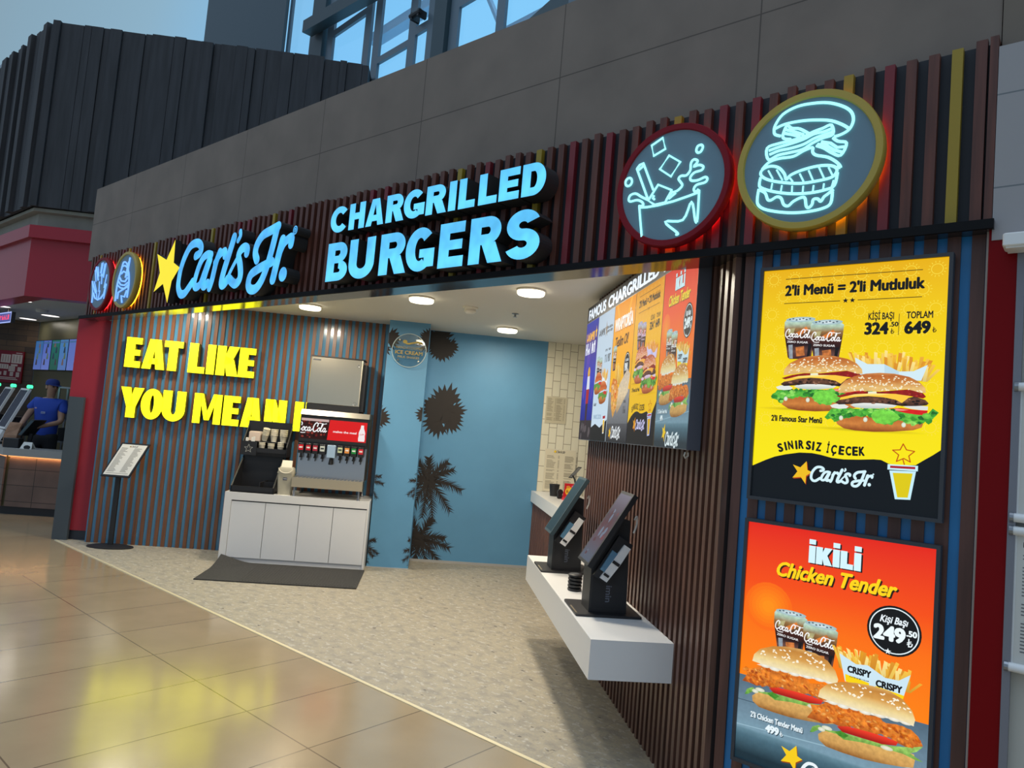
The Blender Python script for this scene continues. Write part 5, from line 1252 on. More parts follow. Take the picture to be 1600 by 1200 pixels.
# menu stand near the red pillar
root = IT('menu_stand', 'black floor stand with a tilted framed menu near the red pillar', 'menu stand', -5.745, 6.545)
mb = MB(); mb.loft([[(x * 1.0, y, 0) for x, y in ell(0, 0, .25, .15, 32)], [(x, y, .012) for x, y in ell(0, 0, .25, .15, 32)], [(x * .8, y * .8, .022) for x, y in ell(0, 0, .25, .15, 32)], [(x * .12, y * .2, .03) for x, y in ell(0, 0, .25, .15, 32)]]); mb.build('base_plate', 'black', root)
mb = MB(); mb.rbox(-.026, .026, -.02, .02, .02, .93, .006); mb.build('pole', 'black', root)
c, s_ = math.cos(math.radians(58)), math.sin(math.radians(58))
def tilt(u, v, w): return (u + .0 + v * .36, -.10 + v * c * .62 - w * s_, .81 + v * s_ * 1.16 + w * c)
mb = MB(); mb.prism(R_(-.155, 0, .155, .39), tilt, -.012, .006); fr = mb.build('menu_frame', 'black', root)
a = Art(); a.rect(-.138, .018, .138, .372, S(226, 224, 216)); logo_star(a, [(p[0] * .22 - .085, p[1] * .22 + .323) for p in STARP], S(170, 140, 60), S(120, 90, 40)); draw_script(a, -.028, .342, .075, S(60, 50, 40)); rr = random.Random(9)
for cx in (-.12, .02):
    z = .325
    while z > .05: a.rect(cx, z, cx + rr.uniform(.05, .09), z + .005, S(120, 116, 108)); z -= .0135
a.rect(-.12, .035, .12, .038, S(90, 86, 80)); a.build('menu_sheet', 'print_paper', lambda u, v, w: tilt(u, v, .0065 + w), parent=fr)

# ---------------------------------------------------------------- order side: shelf, kiosks, counter
mb = MB(); mb.box(-1.343, -.905, 1.45, 3.80, .49, .69)
tag(mb.build('wall_shelf', 'white_lam', rot=TH), 'thick white floating shelf along the dark slatted wall', 'shelf')
def kiosk(label, e, d, lit):
    root = IT('order_kiosk', label, 'kiosk', e, d, .69, 'order kiosks on the white shelf')
    mb = MB(); mb.rbox(-.33, .06, 0, .36, 0, .014, .012); bp = mb.build('base_plate', 'black', root)
    mb = MB(); mb.box(-.325, -.315, .03, .20, .0135, .0155); mb.build('base_trim', 'steel', bp)
    prof = [(-.245, .014), (-.02, .014), (-.035, .55), (-.075, .56), (-.225, .30), (-.245, .27)]
    mb = MB(); mb.prism(prof, lambda u, v, w: (u, w, v), .06, .25); mb.build('body', 'black', root)
    mb = MB(); mb.prism([(-.232, .04), (-.03, .04), (-.042, .535), (-.075, .535), (-.215, .292), (-.232, .262)], lambda u, v, w: (u, w, v), .0585, .0605); mb.build('side_cover', 'black_matte', root)
    a0 = (-.285, .285); a1 = (-.045, .700); dx, dz = a1[0] - a0[0], a1[1] - a0[1]; l = math.hypot(dx, dz); ux, uz = dx / l, dz / l
    def scr(u, v, w): return (a0[0] + ux * v - uz * w, u, a0[1] + uz * v + ux * w)
    mb = MB(); mb.prism(R_(.0, 0, .265, .49), scr, -.030, 0.0); sc = mb.build('screen', 'frame_dark' if not lit else 'black', root)
    a = Art(); rr = random.Random(2)
    if lit:
        a.grad(R_(.016, .018, .249, .472), [(.05, S(86, 96, 116)), (.2, S(96, 66, 80)), (.32, S(78, 56, 72)), (.47, S(120, 116, 136))])
        for k in range(16): a.blob(rr.uniform(.05, .21), rr.uniform(.05, .36), rr.uniform(.01, .03), rr.uniform(.01, .035), rr.choice([S(120, 58, 70), S(112, 126, 150), S(88, 48, 62)]), None, 10)
    else: a.grad(R_(.016, .018, .249, .472), [(.0, S(30, 66, 78)), (.47, S(44, 78, 88))])
    a.build('display', 'print_dim', lambda u, v, w: scr(.265 - u, v, .0005 + w), parent=sc)
    # card reader clipped to the near side
    t0 = (-.190, .225)
    def trm(u, v, w): return (t0[0] + ux * v + uz * u, .058 - w, t0[1] + uz * v - ux * u)
    mb = MB(); mb.prism(R_(-.045, -.02, .055, .25), trm, -.002, .03); tm = mb.build('card_reader', 'black', root)
    mb = MB(); mb.prism(R_(-.034, .03, .010, .16), trm, .03, .044); mb.build('reader_screen', mat('reader_blue', (.10, .22, .33), .2), tm)
    mb = MB(); mb.prism([(-.008, -.01), (.038, -.01), (.050, .12), (.050, .225), (.008, .225), (.0, .12)], trm, .03, .048); mb.build('keypad', 'white_lam', tm)
    mb = MB(); mb.prism(R_(.0, .10, .046, .118), trm, .048, .052); mb.prism(R_(-.004, .015, .03, .03), trm, .048, .052); mb.build('reader_keys', 'black', tm)
    mb = MB(); pts = smooth_path([(-.015, .04, .56), (.0, .05, .58), (.005, .06, .53), (-.01, .06, .48)], 4); mb.tube(pts, .006, 6); mb.build('cable', 'paper', root)
    a = Art(); a.text('imin', 0, 0, .036, S(96, 100, 112), .095, 2)
    a.build('maker_mark', 'print_paper', lambda u, v, w: (-.150 + v, .0580 - w, .170 - u), parent=root)
    return root
kiosk('black order kiosk with a purple lit screen, at the free end of the white shelf', -1.0, 1.89, True)
kiosk('black order kiosk with a dark green screen, farther along the white shelf', -1.010, 3.10, False)
LBL = ['lowest black pager disc of the stack between the kiosks', 'second black pager disc from the bottom of the stack', 'middle black pager disc of the stack between the kiosks', 'second black pager disc from the top of the stack', 'top black pager disc of the stack between the kiosks']
for k in range(5):
    root = IT('pager_disc', LBL[k], 'pager', -1.20, 2.56, .69 + .0225 * k, 'black pager discs stacked on the shelf')
    mb = MB(); mb.lathe([(.042, 0), (.047, .004), (.047, .015), (.042, .0185), (.03, .0205)], n=24); mb.build('body', 'black', root, smooth=True)
    mb = MB(); mb.lathe([(.030, .0204), (.028, .0220)], n=20); mb.build('cap', 'dark_grey', root)

# menu board: five portrait screens under a lit header
root = IT('menu_header', 'black header box with white lit words above the menu screens', 'sign', -.907, 3.865, 2.685)
mb = MB(); mb.box(-.070, 0, -2.59, 0, 0, .135); hb = mb.build('header_box', 'black_back', root)
for wd, u0, wl in (('FAMOUS', .05, .60), ('CHARGRILLED', .715, 1.24), ('BURGERS', 2.03, .53)):
    a = Art(); a.text(wd, u0, .022, .084, S(232, 244, 255), wl, 5); a.build('header_word', 'print_lit', lambda u, v, w: (-.0705 - w, -u, v), parent=hb)
EDG = [(3.865, 3.42), (3.42, 2.915), (2.915, 2.372), (2.372, 1.80), (1.80, 1.270)]
def screen_blue(w=.44):
    a = Art(); rr = random.Random(8)
    a.grad(R_(0, 0, .715, 1), [(.0, S(44, 38, 44)), (.16, S(50, 44, 50)), (.161, S(24, 34, 140)), (.5, S(40, 60, 190)), (.8, S(52, 30, 140)), (1, S(44, 60, 170))])
    for k in range(14): a.blob(rr.uniform(.1, .6), rr.uniform(.3, .7), .07, .025, S(92, 60, 176), None, 12, 0, 1.0)
    a.scrib(.06, .83, .48, .075, S(255, 190, 30), 6); a.poly(starpts(.62, .885, .06), S(255, 200, 40)); a.scrib(.04, .72, .60, .10, S(235, 240, 255), 5)
    a.blob(.36, .56, .07, .05, S(236, 190, 70), S(210, 150, 40), 16); a.poly([(.27, .42), (.45, .42), (.43, .53), (.29, .53)], S(220, 226, 240)); a.poly([(.29, .30), (.43, .30), (.45, .42), (.27, .42)], S(170, 30, 40)); a.poly([(.31, .12), (.40, .12), (.43, .30), (.29, .30)], S(60, 40, 50))
    for k in range(10): a.blob(rr.uniform(.05, .66), rr.uniform(.02, .12), .04, .03, S(92, 84, 88), None, 9)
    return a
def screen_pale():
    a = Art(); rr = random.Random(12)
    a.grad(R_(0, 0, .715, 1), [(.0, S(206, 228, 244)), (.5, S(196, 218, 236)), (1, S(186, 206, 224))])
    a.scrib(.06, .825, .27, .055, S(70, 70, 76), 6); a.poly(starpts(.40, .86, .07), S(150, 140, 130)); a.scrib(.44, .83, .24, .02, S(60, 60, 66), 8); a.scrib(.44, .86, .24, .02, S(60, 60, 66), 7)
    for x in (.42, .56): a.scrib(x, .60, .11, .06, S(40, 40, 46), 3); a.scrib(x, .685, .1, .018, S(40, 40, 46), 6)
    cola_glass(a, -.04, -.12); cola_glass(a, .08, -.135); fries(a, .36, .60, .56, .44, -.02, 50, rr); a.poly(off(BOX, -.04, -.1), S(236, 244, 250))
    for dx, dy in ((-.30, .05), (-.05, -.03)):
        o = lambda p: off(p, dx, dy)
        a.grad(o(BUNB), [(dy + .32, S(150, 76, 26)), (dy + .37, S(220, 140, 70))]); a.poly(o(LETT), S(96, 150, 60), .3); a.poly(o(TOM), S(206, 50, 40)); a.grad(o(PAT), [(dy + .41, S(30, 18, 14)), (dy + .46, S(90, 54, 38))], .4)
        a.poly(o(CHE), S(250, 230, 200)); a.grad(off(BUNT, dx, dy - .06 - .0, 1.0 + .0), [(dy + .40, S(226, 130, 60)), (dy + .45, S(190, 84, 30)), (dy + .49, S(236, 150, 90))])
    a.scrib(.06, .27, .14, .025, S(40, 40, 46), 7); a.text('SINIRSIZ İÇECEK', .1, .17, .03, S(130, 160, 190), .36, 2)
    a.poly([(0, 0), (.715, 0), (.715, .16), (.6, .14), (.42, .10), (.2, .13), (0, .10)], S(24, 26, 30)); a.poly(ICUP, S(240, 248, 252)); a.poly([(.555, .156), (.624, .160), (.611, .066), (.575, .063)], S(236, 190, 40)); a.poly(ILID, S(170, 22, 40))
    return a
def screen_wrap():
    a = Art(); rr = random.Random(14)
    a.grad(R_(0, .3, .715, 1), [(.3, S(250, 190, 20)), (.7, S(246, 170, 16)), (1, S(240, 150, 20))])
    for k in range(9): t = PI * (.15 + .09 * k); a.poly([(.36, .7), (.36 + .9 * math.cos(t - .03), .7 + .9 * math.sin(t - .03)), (.36 + .9 * math.cos(t + .03), .7 + .9 * math.sin(t + .03))], S(250, 176, 40)) if k % 2 else None
    a.v = [(min(max(p[0], 0), .715), min(max(p[1], 0), 1), p[2]) for p in a.v]
    a.text('WRAPTORİA', .04, .80, .085, S(150, 50, 10), .63, 6); a.text('WRAPTORİA', .035, .806, .085, S(255, 250, 240), .63, 6); a.text('Teslim Ol!', .10, .685, .07, S(60, 20, 8), .46, 4, shear=.3)
    a.blob(.56, .52, .10, .10, BLK, None, 28); a.line(ell(.56, .52, .088, .088, 30), .005, S(240, 240, 240), True, caps=False); a.scrib(.50, .49, .12, .055, S(235, 245, 250), 3); a.scrib(.51, .555, .10, .018, S(235, 245, 250), 6)
    cola_glass(a, -.06, -.09); fries(a, .20, .38, .56, .42, -.02, 40, rr)
    a.grad(R_(0, 0, .715, .36), [(0, S(70, 72, 78)), (.2, S(120, 124, 130)), (.36, S(150, 152, 156))], .06)
    a.grad([(.20, .30), (.34, .20), (.66, .34), (.70, .46), (.60, .50), (.40, .42)], [(.2, S(170, 140, 100)), (.34, S(226, 206, 170)), (.5, S(200, 186, 170))], .15)
    a.grad([(.05, .40), (.12, .46), (.26, .44), (.34, .36), (.30, .24), (.20, .17), (.12, .24)], [(.17, S(200, 150, 80)), (.3, S(236, 170, 80)), (.46, S(210, 120, 40))], .35)
    for k in range(40): a.n -= 1; a.blob(rr.uniform(.10, .29), rr.uniform(.23, .43), rr.uniform(.008, .02), .012, rr.choice([S(214, 60, 40), S(110, 170, 70), S(246, 196, 120), S(190, 92, 30), S(250, 240, 220)]), None, 9, .2)
    a.n += 4; a.scrib(.54, .20, .09, .05, S(30, 30, 34), 3); a.scrib(.54, .27, .09, .02, S(30, 30, 34), 5)
    a.grad(R_(0, 0, .715, .13), [(0, S(40, 42, 48)), (.13, S(84, 86, 92))]); logo_star(a, off(STARP, -.07, -.055, .95), S(250, 200, 30), S(150, 80, 10)); draw_script(a, .17, .035, .34, S(240, 246, 250))
    return a
SCR = [screen_blue(), screen_pale(), screen_wrap(), PY.toned((.90, .66, .9), .012), PO.toned((.84, .9, .9), .025)]
# the last screen's footer shows the whole script name
LAB = ['menu screen in dark blue and purple, at the far end of the row', 'pale blue menu screen with two burgers, second from the far end', 'orange and grey menu screen with a wrap, middle of the row of five', 'yellow menu screen with two burgers in the overhead row', 'orange menu screen with chicken sandwiches, at the near end of the overhead row']
for k, ((d1, d0), art, lb) in enumerate(zip(EDG, SCR, LAB)):
    w = d1 - d0; root = IT('menu_screen', lb, 'menu screen', -.907, d1, 1.685, 'overhead menu screens on the slatted wall')
    mb = MB(); mb.box(-.070, 0, -w + .002, -.002, 0, 1.0); mb.build('housing', 'screen_side', root)
    art.build('display', 'print_screen', lambda u, v, w_: (-.0705 - w_, -.004 - u * (w - .008) / .715, .004 + v * .992), parent=root)
mb = MB(); mb.tube([(-.05, -.06, -.012), (-.055, -.06, -.03), (-.045, -.05, -.042), (-.03, -.05, -.03), (-.035, -.06, -.012)], .004, 6)
itag(mb, 'cable_loop', 'paper', 'small white cable loop hanging under the near menu screen', 'cable', -.907, 1.40, 1.685)

# service counter behind the slatted wall
root = IT('service_counter', 'white-topped service counter with brown slatted front beside the blue wall', 'counter', 0, 0)
mb = MB(); mb.box(-.895, -.30, 3.82, 6.872, .845, .98); mb.build('worktop', 'white_lam', root)
mb = MB(); mb.box(-.84, -.32, 3.83, 6.87, 0, .845); mb.build('base', 'dark_gap', root)
mb = MB(); d = 3.85
while d < 6.84: mb.box(-.865, -.84, d, d + .036, 0, .845); d += .0745
mb.build('slatted_front', wood('slat_counter', (.16, .07, .045), .3, .45), root)
mb = MB(); mb.lathe([(.048, 0), (.062, .135), (.066, .137), (.064, .142), (.058, .138), (.045, .005)], n=24)
itag(mb, 'black_pot', 'black', 'small black pot on the white service counter', 'pot', -.705, 6.30, .98, smooth=True)
root = IT('promo_card', 'red promotional card with a yellow emblem standing on the service counter', 'card', -.60, 5.92, .98)
mb = MB(); mb.loft([[(-.09, -.03, 0), (-.02, -.06, 0), (.06, .04, 0), (-.01, .05, 0)], [(-.05, -.02, .19), (.05, -.03, .185), (.05, -.02, .185), (-.05, -.01, .19)]]); mb.build('card_body', mat('card_red', S(196, 22, 36), .4), root)
a = Art(); a.rect(-.055, .0, .065, .19, S(200, 20, 36)); a.blob(.005, .10, .05, .05, S(246, 210, 60), S(240, 180, 40), 18); a.blob(-.01, .15, .024, .014, S(220, 140, 50), None, 12); a.blob(.045, .155, .018, .016, S(240, 120, 160), None, 12); a.scrib(-.03, .085, .075, .03, S(170, 90, 10), 4)
a.build('card_print', 'print_paper', lambda u, v, w: (u - .012, -.064 + v * .16 - w, v), parent=root)
mb = MB(); mb.lathe([(.030, -.02), (.034, -.015), (.034, .015), (.030, .02)], c=(-.085, .0, .075), n=20, axis='y'); mb.lathe([(.018, -.02), (.018, .02)], c=(-.105, -.03, .018), n=14, axis='y'); mb.box(-.11, -.06, -.02, .02, 0, .05)
itag(mb, 'tape_dispenser', 'black', 'black tape dispenser behind the red promotional card', 'tape dispenser', -.60, 6.02, .98)
root = IT('customer_display', 'small slanted customer display on a thin pole at the service counter', 'display', -.60, 5.55, .98)
mb = MB(); mb.tube([(0, .04, 0), (0, .03, .2), (-.03, 0, .27), (-.05, 0, .30)], .009, 8); mb.build('pole', 'black', root, smooth=True)
mb = MB(); mb.lathe([(.05, 0), (.05, .008), (.02, .012)], c=(0, .04, 0), n=20); mb.build('foot', 'black', root)
def dsp(u, v, w): return (-.10 + v * .78 + u * .55, -.02 + u * .5 - w, .275 + v * .98 - u * .06)
mb = MB(); mb.prism(R_(0, 0, .09, .13), dsp, -.012, 0); sc = mb.build('screen_back', 'black', root)
mb = MB(); mb.prism(R_(.006, .008, .084, .122), dsp, 0, .001); mb.build('screen_glass', mat('lcd_grey', (.32, .32, .33), .3), sc)
def paper_on_tile(label, e, z, w, h, head, seed, tone):
    root = IT('paper_notice', label, 'notice', e, 6.875, z, None)
    mb = MB(); mb.box(0, w, -.004, 0, 0, h); mb.build('backing', 'paper' if head else 'cup_white', root)
    a = Art(); a.rect(.002, .002, w - .002, h - .002, tone); rr = random.Random(seed)
    if head: logo_star(a, [(p[0] * .45 + .035, p[1] * .45 + h - .088) for p in STARP], S(250, 210, 20), S(180, 130, 20)); draw_script(a, .145, h - .046, .12, S(40, 36, 40), 1.0)
    for cx in ((.03, .06 + w / 2) if head else (.02, w / 2)):
        z_ = h - (.09 if head else .03)
        while z_ > .03:
            a.rect(cx, z_, cx + rr.uniform(.07, .12) * w / .41, z_ + .005, S(140, 130, 110)); a.rect(cx + .145 * w / .41, z_, cx + .165 * w / .41, z_ + .005, S(140, 130, 110)); z_ -= .0135 if rr.random() > .1 else .03
    a.build('printed_text', 'print_paper', lambda u, v, w_: (u, -.0045 - w_, v), parent=root)
paper_on_tile('paper menu with a star heading on the white tiles above the service counter', -.76, .985, .41, .545, True, 3, S(226, 216, 190))
paper_on_tile('plain text notice on the white tiles, above the paper menu', -.80, 1.855, .275, .345, False, 4, S(206, 196, 168))

# ================================================================ the neighbouring counter
def NT(name, label, cat, e, d, z=0.0, group=None, spin=0.0): return thing(name, label, cat, N(e, d, z), TH + spin, group)
root = thing('corner_counter', 'wood-fronted counter with a pale worktop and amber strip light, in the neighbouring shop', 'counter')
def nslab(name, m, o0, o1, z0, z1, parent, e1=1.25, xl=-16.4):
    x0, y0 = N(0, o0)[:2]; mb = MB()
    pts = [(xl, y0), (x0, y0), N(e1, o0)[:2], N(e1, o1)[:2], N(.25, o1)[:2], (xl, y0 + (o1 - o0) * 1.05)]
    mb.loft([[(p[0], p[1], z0) for p in pts], [(p[0], p[1], z1) for p in pts]]); return mb.build(name, m, parent)
nslab('worktop', mat('top_pale', (.33, .32, .30), .35), 0.0, .38, .80, .90, root)
nslab('front', 'olive_wall', .06, .37, .11, .80, root, 1.25)
mb = MB(); mb.box(.075, 1.25, .040, .06, .11, .78); mb.build('wood_panel', 'wood_counter', root, N(0, 0), TH)
x0, y0 = N(0, .04)[:2]; mb = MB(); mb.box(-6, 0.05, 0, .02, .11, .78); mb.build('wood_panel', 'wood_counter', root, (x0, y0, 0), 0)
nslab('plinth', 'black', .09, .35, 0, .11, root)
mb = MB(); mb.box(.05, 1.25, .040, .055, .783, .798); mb.build('light_strip', 'led_amber', root, N(0, 0), TH)
mb = MB(); mb.box(-6, .05, .0, .015, .783, .798); mb.build('light_strip', 'led_amber', root, (x0, y0, 0), 0)
for k in range(1):
    l = bpy.data.lights.new('strip_lamp', 'AREA'); l.shape = 'RECTANGLE'; l.size = 1.2; l.size_y = .02; l.energy = 1.6; l.color = (1, .5, .2)
    lo = bpy.data.objects.new('strip_lamp', l); COL.objects.link(lo); lo.parent = root; lo.location = N(.65, .025, .785); lo.rotation_euler = (0, 0, TH)

def nlight(label, e, d, p=3.0, r=.11):
    root = NT('recessed_light', label, 'ceiling light', e, d, 3.04, 'recessed lights in the neighbouring ceiling')
    mb = MB(); mb.lathe([(r, 0), (r * 1.08, -.004), (r * 1.04, -.010), (r * .9, -.008)], n=28); mb.build('trim_ring', 'lamp_ring', root)
    mb = MB(); mb.lathe([(r * .9, -.007), (r * .9, -.0085)], n=28); mb.build('diffuser', 'lamp_cool', root)
    l = bpy.data.lights.new('recessed_light_lamp', 'AREA'); l.shape = 'DISK'; l.size = r * 1.7; l.energy = p * .6; l.color = (1, .93, .86)
    lo = bpy.data.objects.new('recessed_light_lamp', l); COL.objects.link(lo); lo.parent = root; lo.location = (0, 0, -.014)
nlight('small recessed light nearest the red fascia corner next door', -.477, .928, 3, .09)
nlight('recessed light over the far menu screens next door', -1.027, 2.735, 4, .15)
nlight('recessed light beside the wooden wall next door', -1.912, 3.716, 4, .15)
nlight('recessed light at the edge of the picture over the tablets', -1.386, 1.955, 3.5, .13)
mb = MB(); mb.lathe([(.09, 0), (.09, -.03), (.07, -.05), (.03, -.055)], n=20); o = mb.build('smoke_detector', 'ceil_grey', loc=N(-.759, 1.941, 3.04), rot=TH, smooth=True); tag(o, 'grey smoke detector on the neighbouring ceiling among the recessed lights', 'smoke detector')

# wall menus next door
def wmenu(label, x0, x1, seed, kinds):
    root = thing('wall_screen', label, 'menu screen', (x0, 1.44, 2.10), 0, 'blue menu screens next door')
    w = x1 - x0; mb = MB(); mb.box(0, w, -.05, 0, 0, .57); mb.build('housing', 'black', root); a = Art(); rr = random.Random(seed)
    n = len(kinds)
    for i, (bg, c2) in enumerate(kinds):
        a.grad(R_(w * i / n + .012, .012, w * (i + 1) / n - .008, .558), [(0, bg), (.5, c2)])
        for k in range(4):
            px, pz = w * (i + .3 + .4 * rr.random()) / n, .10 + .11 * k; c = rr.choice([S(64, 60, 70), S(110, 90, 90), S(40, 60, 80), S(90, 110, 90)])
            a.poly([(px - .05, pz), (px + .05, pz), (px + .035, pz + .10), (px - .02, pz + .12)], c, .3)
        a.rect(w * i / n + .03, .50, w * (i + 1) / n - .03, .53, S(70, 110, 160))
    a.build('display', 'print_dim', lambda u, v, w_: (u, -.0505 - w_, v), parent=root)
B1, B2, G1 = S(96, 118, 196), S(108, 128, 204), S(44, 92, 84)
wmenu('blue menu screen next door, the one touching the wooden wall', -15.80, -14.92, 1, [(B1, S(50, 108, 168)), (B2, S(84, 110, 196))])
wmenu('green and blue menu screen next door, middle of three', -14.90, -14.06, 2, [(G1, S(30, 110, 100)), (S(92, 124, 190), S(70, 130, 190))])
wmenu('blue menu screen next door, partly hidden by the red pillar', -14.04, -13.10, 3, [(B2, B1)])
root = NT('price_board', 'red price board with white cards on the wooden wall next door', 'price board', -3.0, 4.19, 1.82)
mb = MB(); mb.box(0, .865, -.03, 0, 0, .61); mb.build('board', 'red_deep', root)
a = Art(); rr = random.Random(6); a.rect(.005, .005, .86, .605, S(104, 22, 40))
for x, z, w, h in ((.46, .38, .17, .16), (.65, .38, .19, .17), (.27, .38, .16, .16), (.65, .325, .12, .035), (.45, .26, .16, .09), (.62, .22, .11, .10), (.78, .23, .06, .08), (.45, .14, .05, .06), (.54, .14, .05, .08), (.65, .13, .06, .08), (.76, .12, .06, .09), (.27, .15, .14, .16), (.44, .09, .33, .015), (.44, .06, .36, .015), (.72, .57, .11, .014)):
    a.rect(x, z, x + w, z + h, S(176, 168, 164))
    if h > .05:
        for k in range(3): a.rect(x + w * (.15 + .28 * k), z + h * .12, x + w * (.26 + .28 * k), z + h * .9, S(140, 128, 126))
a.build('printed_cards', 'print_paper', lambda u, v, w: (u, -.0305 - w, v), parent=root)
root = thing('hanging_sign', 'lit blue-edged sign with red letters hanging by the neighbouring ceiling', 'sign', (-15.2, .40, 2.78))
mb = MB(); mb.box(0, 1.49, 0, .06, 0, .18); mb.build('box_body', 'dark_grey', root)
a = Art(); a.rect(0, 0, 1.49, .18, S(170, 190, 255)); a.rect(.02, .018, 1.468, .162, S(74, 84, 150)); a.scrib(.80, .055, .60, .08, S(255, 80, 120), 6)
a.build('lit_face', 'print_lit', lambda u, v, w: (u, -.0005 - w, v), parent=root)
mb = MB(); mb.tube([(.3, .03, .18), (.3, .03, .26)], .012, 6); mb.tube([(1.2, .03, .18), (1.2, .03, .26)], .012, 6); mb.build('hanger', 'black', root)

# tall self-order tablets on the counter
def tablet(label, x, y):
    root = thing('order_tablet', label, 'order tablet', (x, y, .90), 0, 'white order tablets on the neighbouring counter')
    a0, a1 = (-.06, .22), (.19, .83); dx, dz = a1[0] - a0[0], a1[1] - a0[1]; l = math.hypot(dx, dz); uy, uz = dx / l, dz / l
    def f(u, v, w): return (u, a0[0] + uy * v - uz * w, a0[1] + uz * v + uy * w)
    mb = MB(); mb.prism(R_(-.38, 0, 0, l), f, -.035, 0.0); sc = mb.build('screen_frame', 'white_lam', root)
    mb = MB(); mb.prism(R_(-.355, .03, -.025, l - .03), f, 0.0, .002); mb.build('screen_glass', mat('tab_glass', (.10, .11, .14), .08, spec=.8), sc)
    mb = MB(); mb.box(-.30, -.08, .02, .20, .0, .40); mb.build('body', 'black', root)
    mb = MB(); mb.box(-.36, -.02, -.10, .22, .0, .02); mb.build('base_plate', 'black', root)
    mb = MB(); mb.prism(R_(-.345, -.16, -.035, -.01), f, -.05, -.005); mb.build('printer_panel', 'white_lam', root)
    mb = MB(); mb.lathe([(.034, 0), (.040, .012), (.040, .035), (.028, .05)], c=(-.03, .20, .835), n=16); mb.build('status_lamp', 'green_led', root, smooth=True)
tablet('white order tablet with a green status lamp, nearest the worker', -12.20, .17)
tablet('white order tablet with a green status lamp, second along the counter', -13.05, .19)
tablet('white order tablet with a green status lamp, cut by the picture edge', -13.85, .19)

# till, bag, boxes
root = NT('till_screen', 'black tilted till screen facing the worker in the blue shirt', 'till', .04, .26, .90)
mb = MB(); mb.box(-.04, .16, .0, .16, 0, .02); mb.build('base', 'black', root)
mb = MB(); mb.tube([(.08, .1, .02), (.10, .1, .2)], .03, 10); mb.build('neck', 'black', root)
mb = MB(); mb.loft([[(.0, -.04, .17), (.05, -.05, .165), (.05, .28, .165), (.0, .28, .17)], [(.15, -.04, .40), (.20, -.05, .395), (.20, .28, .395), (.15, .28, .40)]]); mb.build('screen', 'black', root)
mb = MB(); mb.loft([[(.006, -.045, .18), (.046, -.051, .176), (.046, -.049, .176), (.006, -.043, .18)], [(.146, -.045, .39), (.192, -.051, .386), (.192, -.049, .386), (.146, -.043, .39)]]); mb.build('screen_glass', 'screen_dark', root)
mb = MB(); mb.loft([[(x, y, 0) for x, y in ((-.09, -.05), (.07, -.05), (.07, .05), (-.09, .05))], [(x, y, .16) for x, y in ((-.085, -.055), (.085, -.05), (.085, .05), (-.085, .05))], [(x, y, .26) for x, y in ((-.06, -.04), (.09, -.015), (.095, .015), (-.055, .03))], [(x, y, .34) for x, y in ((-.04, -.012), (.12, -.005), (.12, .006), (-.04, .01))]])
o = mb.build('paper_bag', 'kraft', loc=N(-.085, .32, .90), rot=TH); tag(o, 'brown paper bag held by the worker behind the till', 'bag')
mb = MB(); mb.rbox(-.05, .15, .0, .12, 0, .13, .008); o = mb.build('black_box', 'black', loc=N(-.02, .09, .90), rot=TH); tag(o, 'black box on the pale worktop beside the white paper holder', 'box')
root = NT('paper_holder', 'small white folded paper holder at the front of the neighbouring worktop', 'paper holder', .16, .08, .90)
mb = MB(); mb.loft([[(0, 0, 0), (.15, 0, 0), (.15, .01, 0), (0, .01, 0)], [(.02, .05, .09), (.13, .05, .09), (.13, .06, .09), (.02, .06, .09)]]); mb.build('front_leaf', 'paper', root)
mb = MB(); mb.loft([[(0, .11, 0), (.15, .11, 0), (.15, .12, 0), (0, .12, 0)], [(.02, .05, .09), (.13, .05, .09), (.13, .06, .09), (.02, .06, .09)]]); mb.build('rear_leaf', 'paper', root)
mb = MB(); mb.prism(ell(.09, .02, .04, .03, 16), FRONT, -.012, .004); mb.build('dark_emblem', 'black', root)
# kitchen equipment behind the worker
root = NT('storage_rack', 'grey rack with dark appliances behind the worker next door', 'rack', .02, 1.18, 0)
for q in ((0, 0), (.40, 0), (0, .26), (.40, .26)):
    mb = MB(); mb.box(q[0], q[0] + .025, q[1], q[1] + .025, 0, 1.80); mb.build('post', 'steel_dark', root)
for z in (.4, .95, 1.28, 1.78):
    mb = MB(); mb.box(0, .425, 0, .285, z, z + .025); mb.build('shelf', 'steel_dark', root)
for k, (z, h, m, lb) in enumerate(((.975, .20, 'black', 'dark appliance on the lower rack shelf behind the worker'), (1.305, .30, 'screen_side', 'grey appliance on the upper rack shelf behind the worker'))):
    mb = MB(); mb.rbox(.05, .38, .03, .25, z, z + h, .01); mb.box(.30, .36, .02, .03, z + .03, z + h - .05)
    o = mb.build('appliance', m, loc=N(.02, 1.18, 0), rot=TH); tag(o, lb, 'appliance')

# ================================================================ the worker next door
def skin_body(name, joints, edges, m, parent, levels=2, root_i=0):
    """one continuous surface grown round a jointed skeleton"""
    me = bpy.data.meshes.new(name); me.from_pydata([j[:3] for j in joints], edges, [])
    o = bpy.data.objects.new(name, me); COL.objects.link(o)
    me.materials.append(M[m])
    if parent is not None: o.parent = parent
    sk = o.modifiers.new('skin', 'SKIN'); sk.use_smooth_shade = True
    for v, j in zip(me.skin_vertices[0].data, joints):
        r = j[3]; v.radius = r if isinstance(r, tuple) else (r, r)
    me.skin_vertices[0].data[root_i].use_root = True
    ss = o.modifiers.new('smooth', 'SUBSURF'); ss.levels = levels; ss.render_levels = levels
    return o
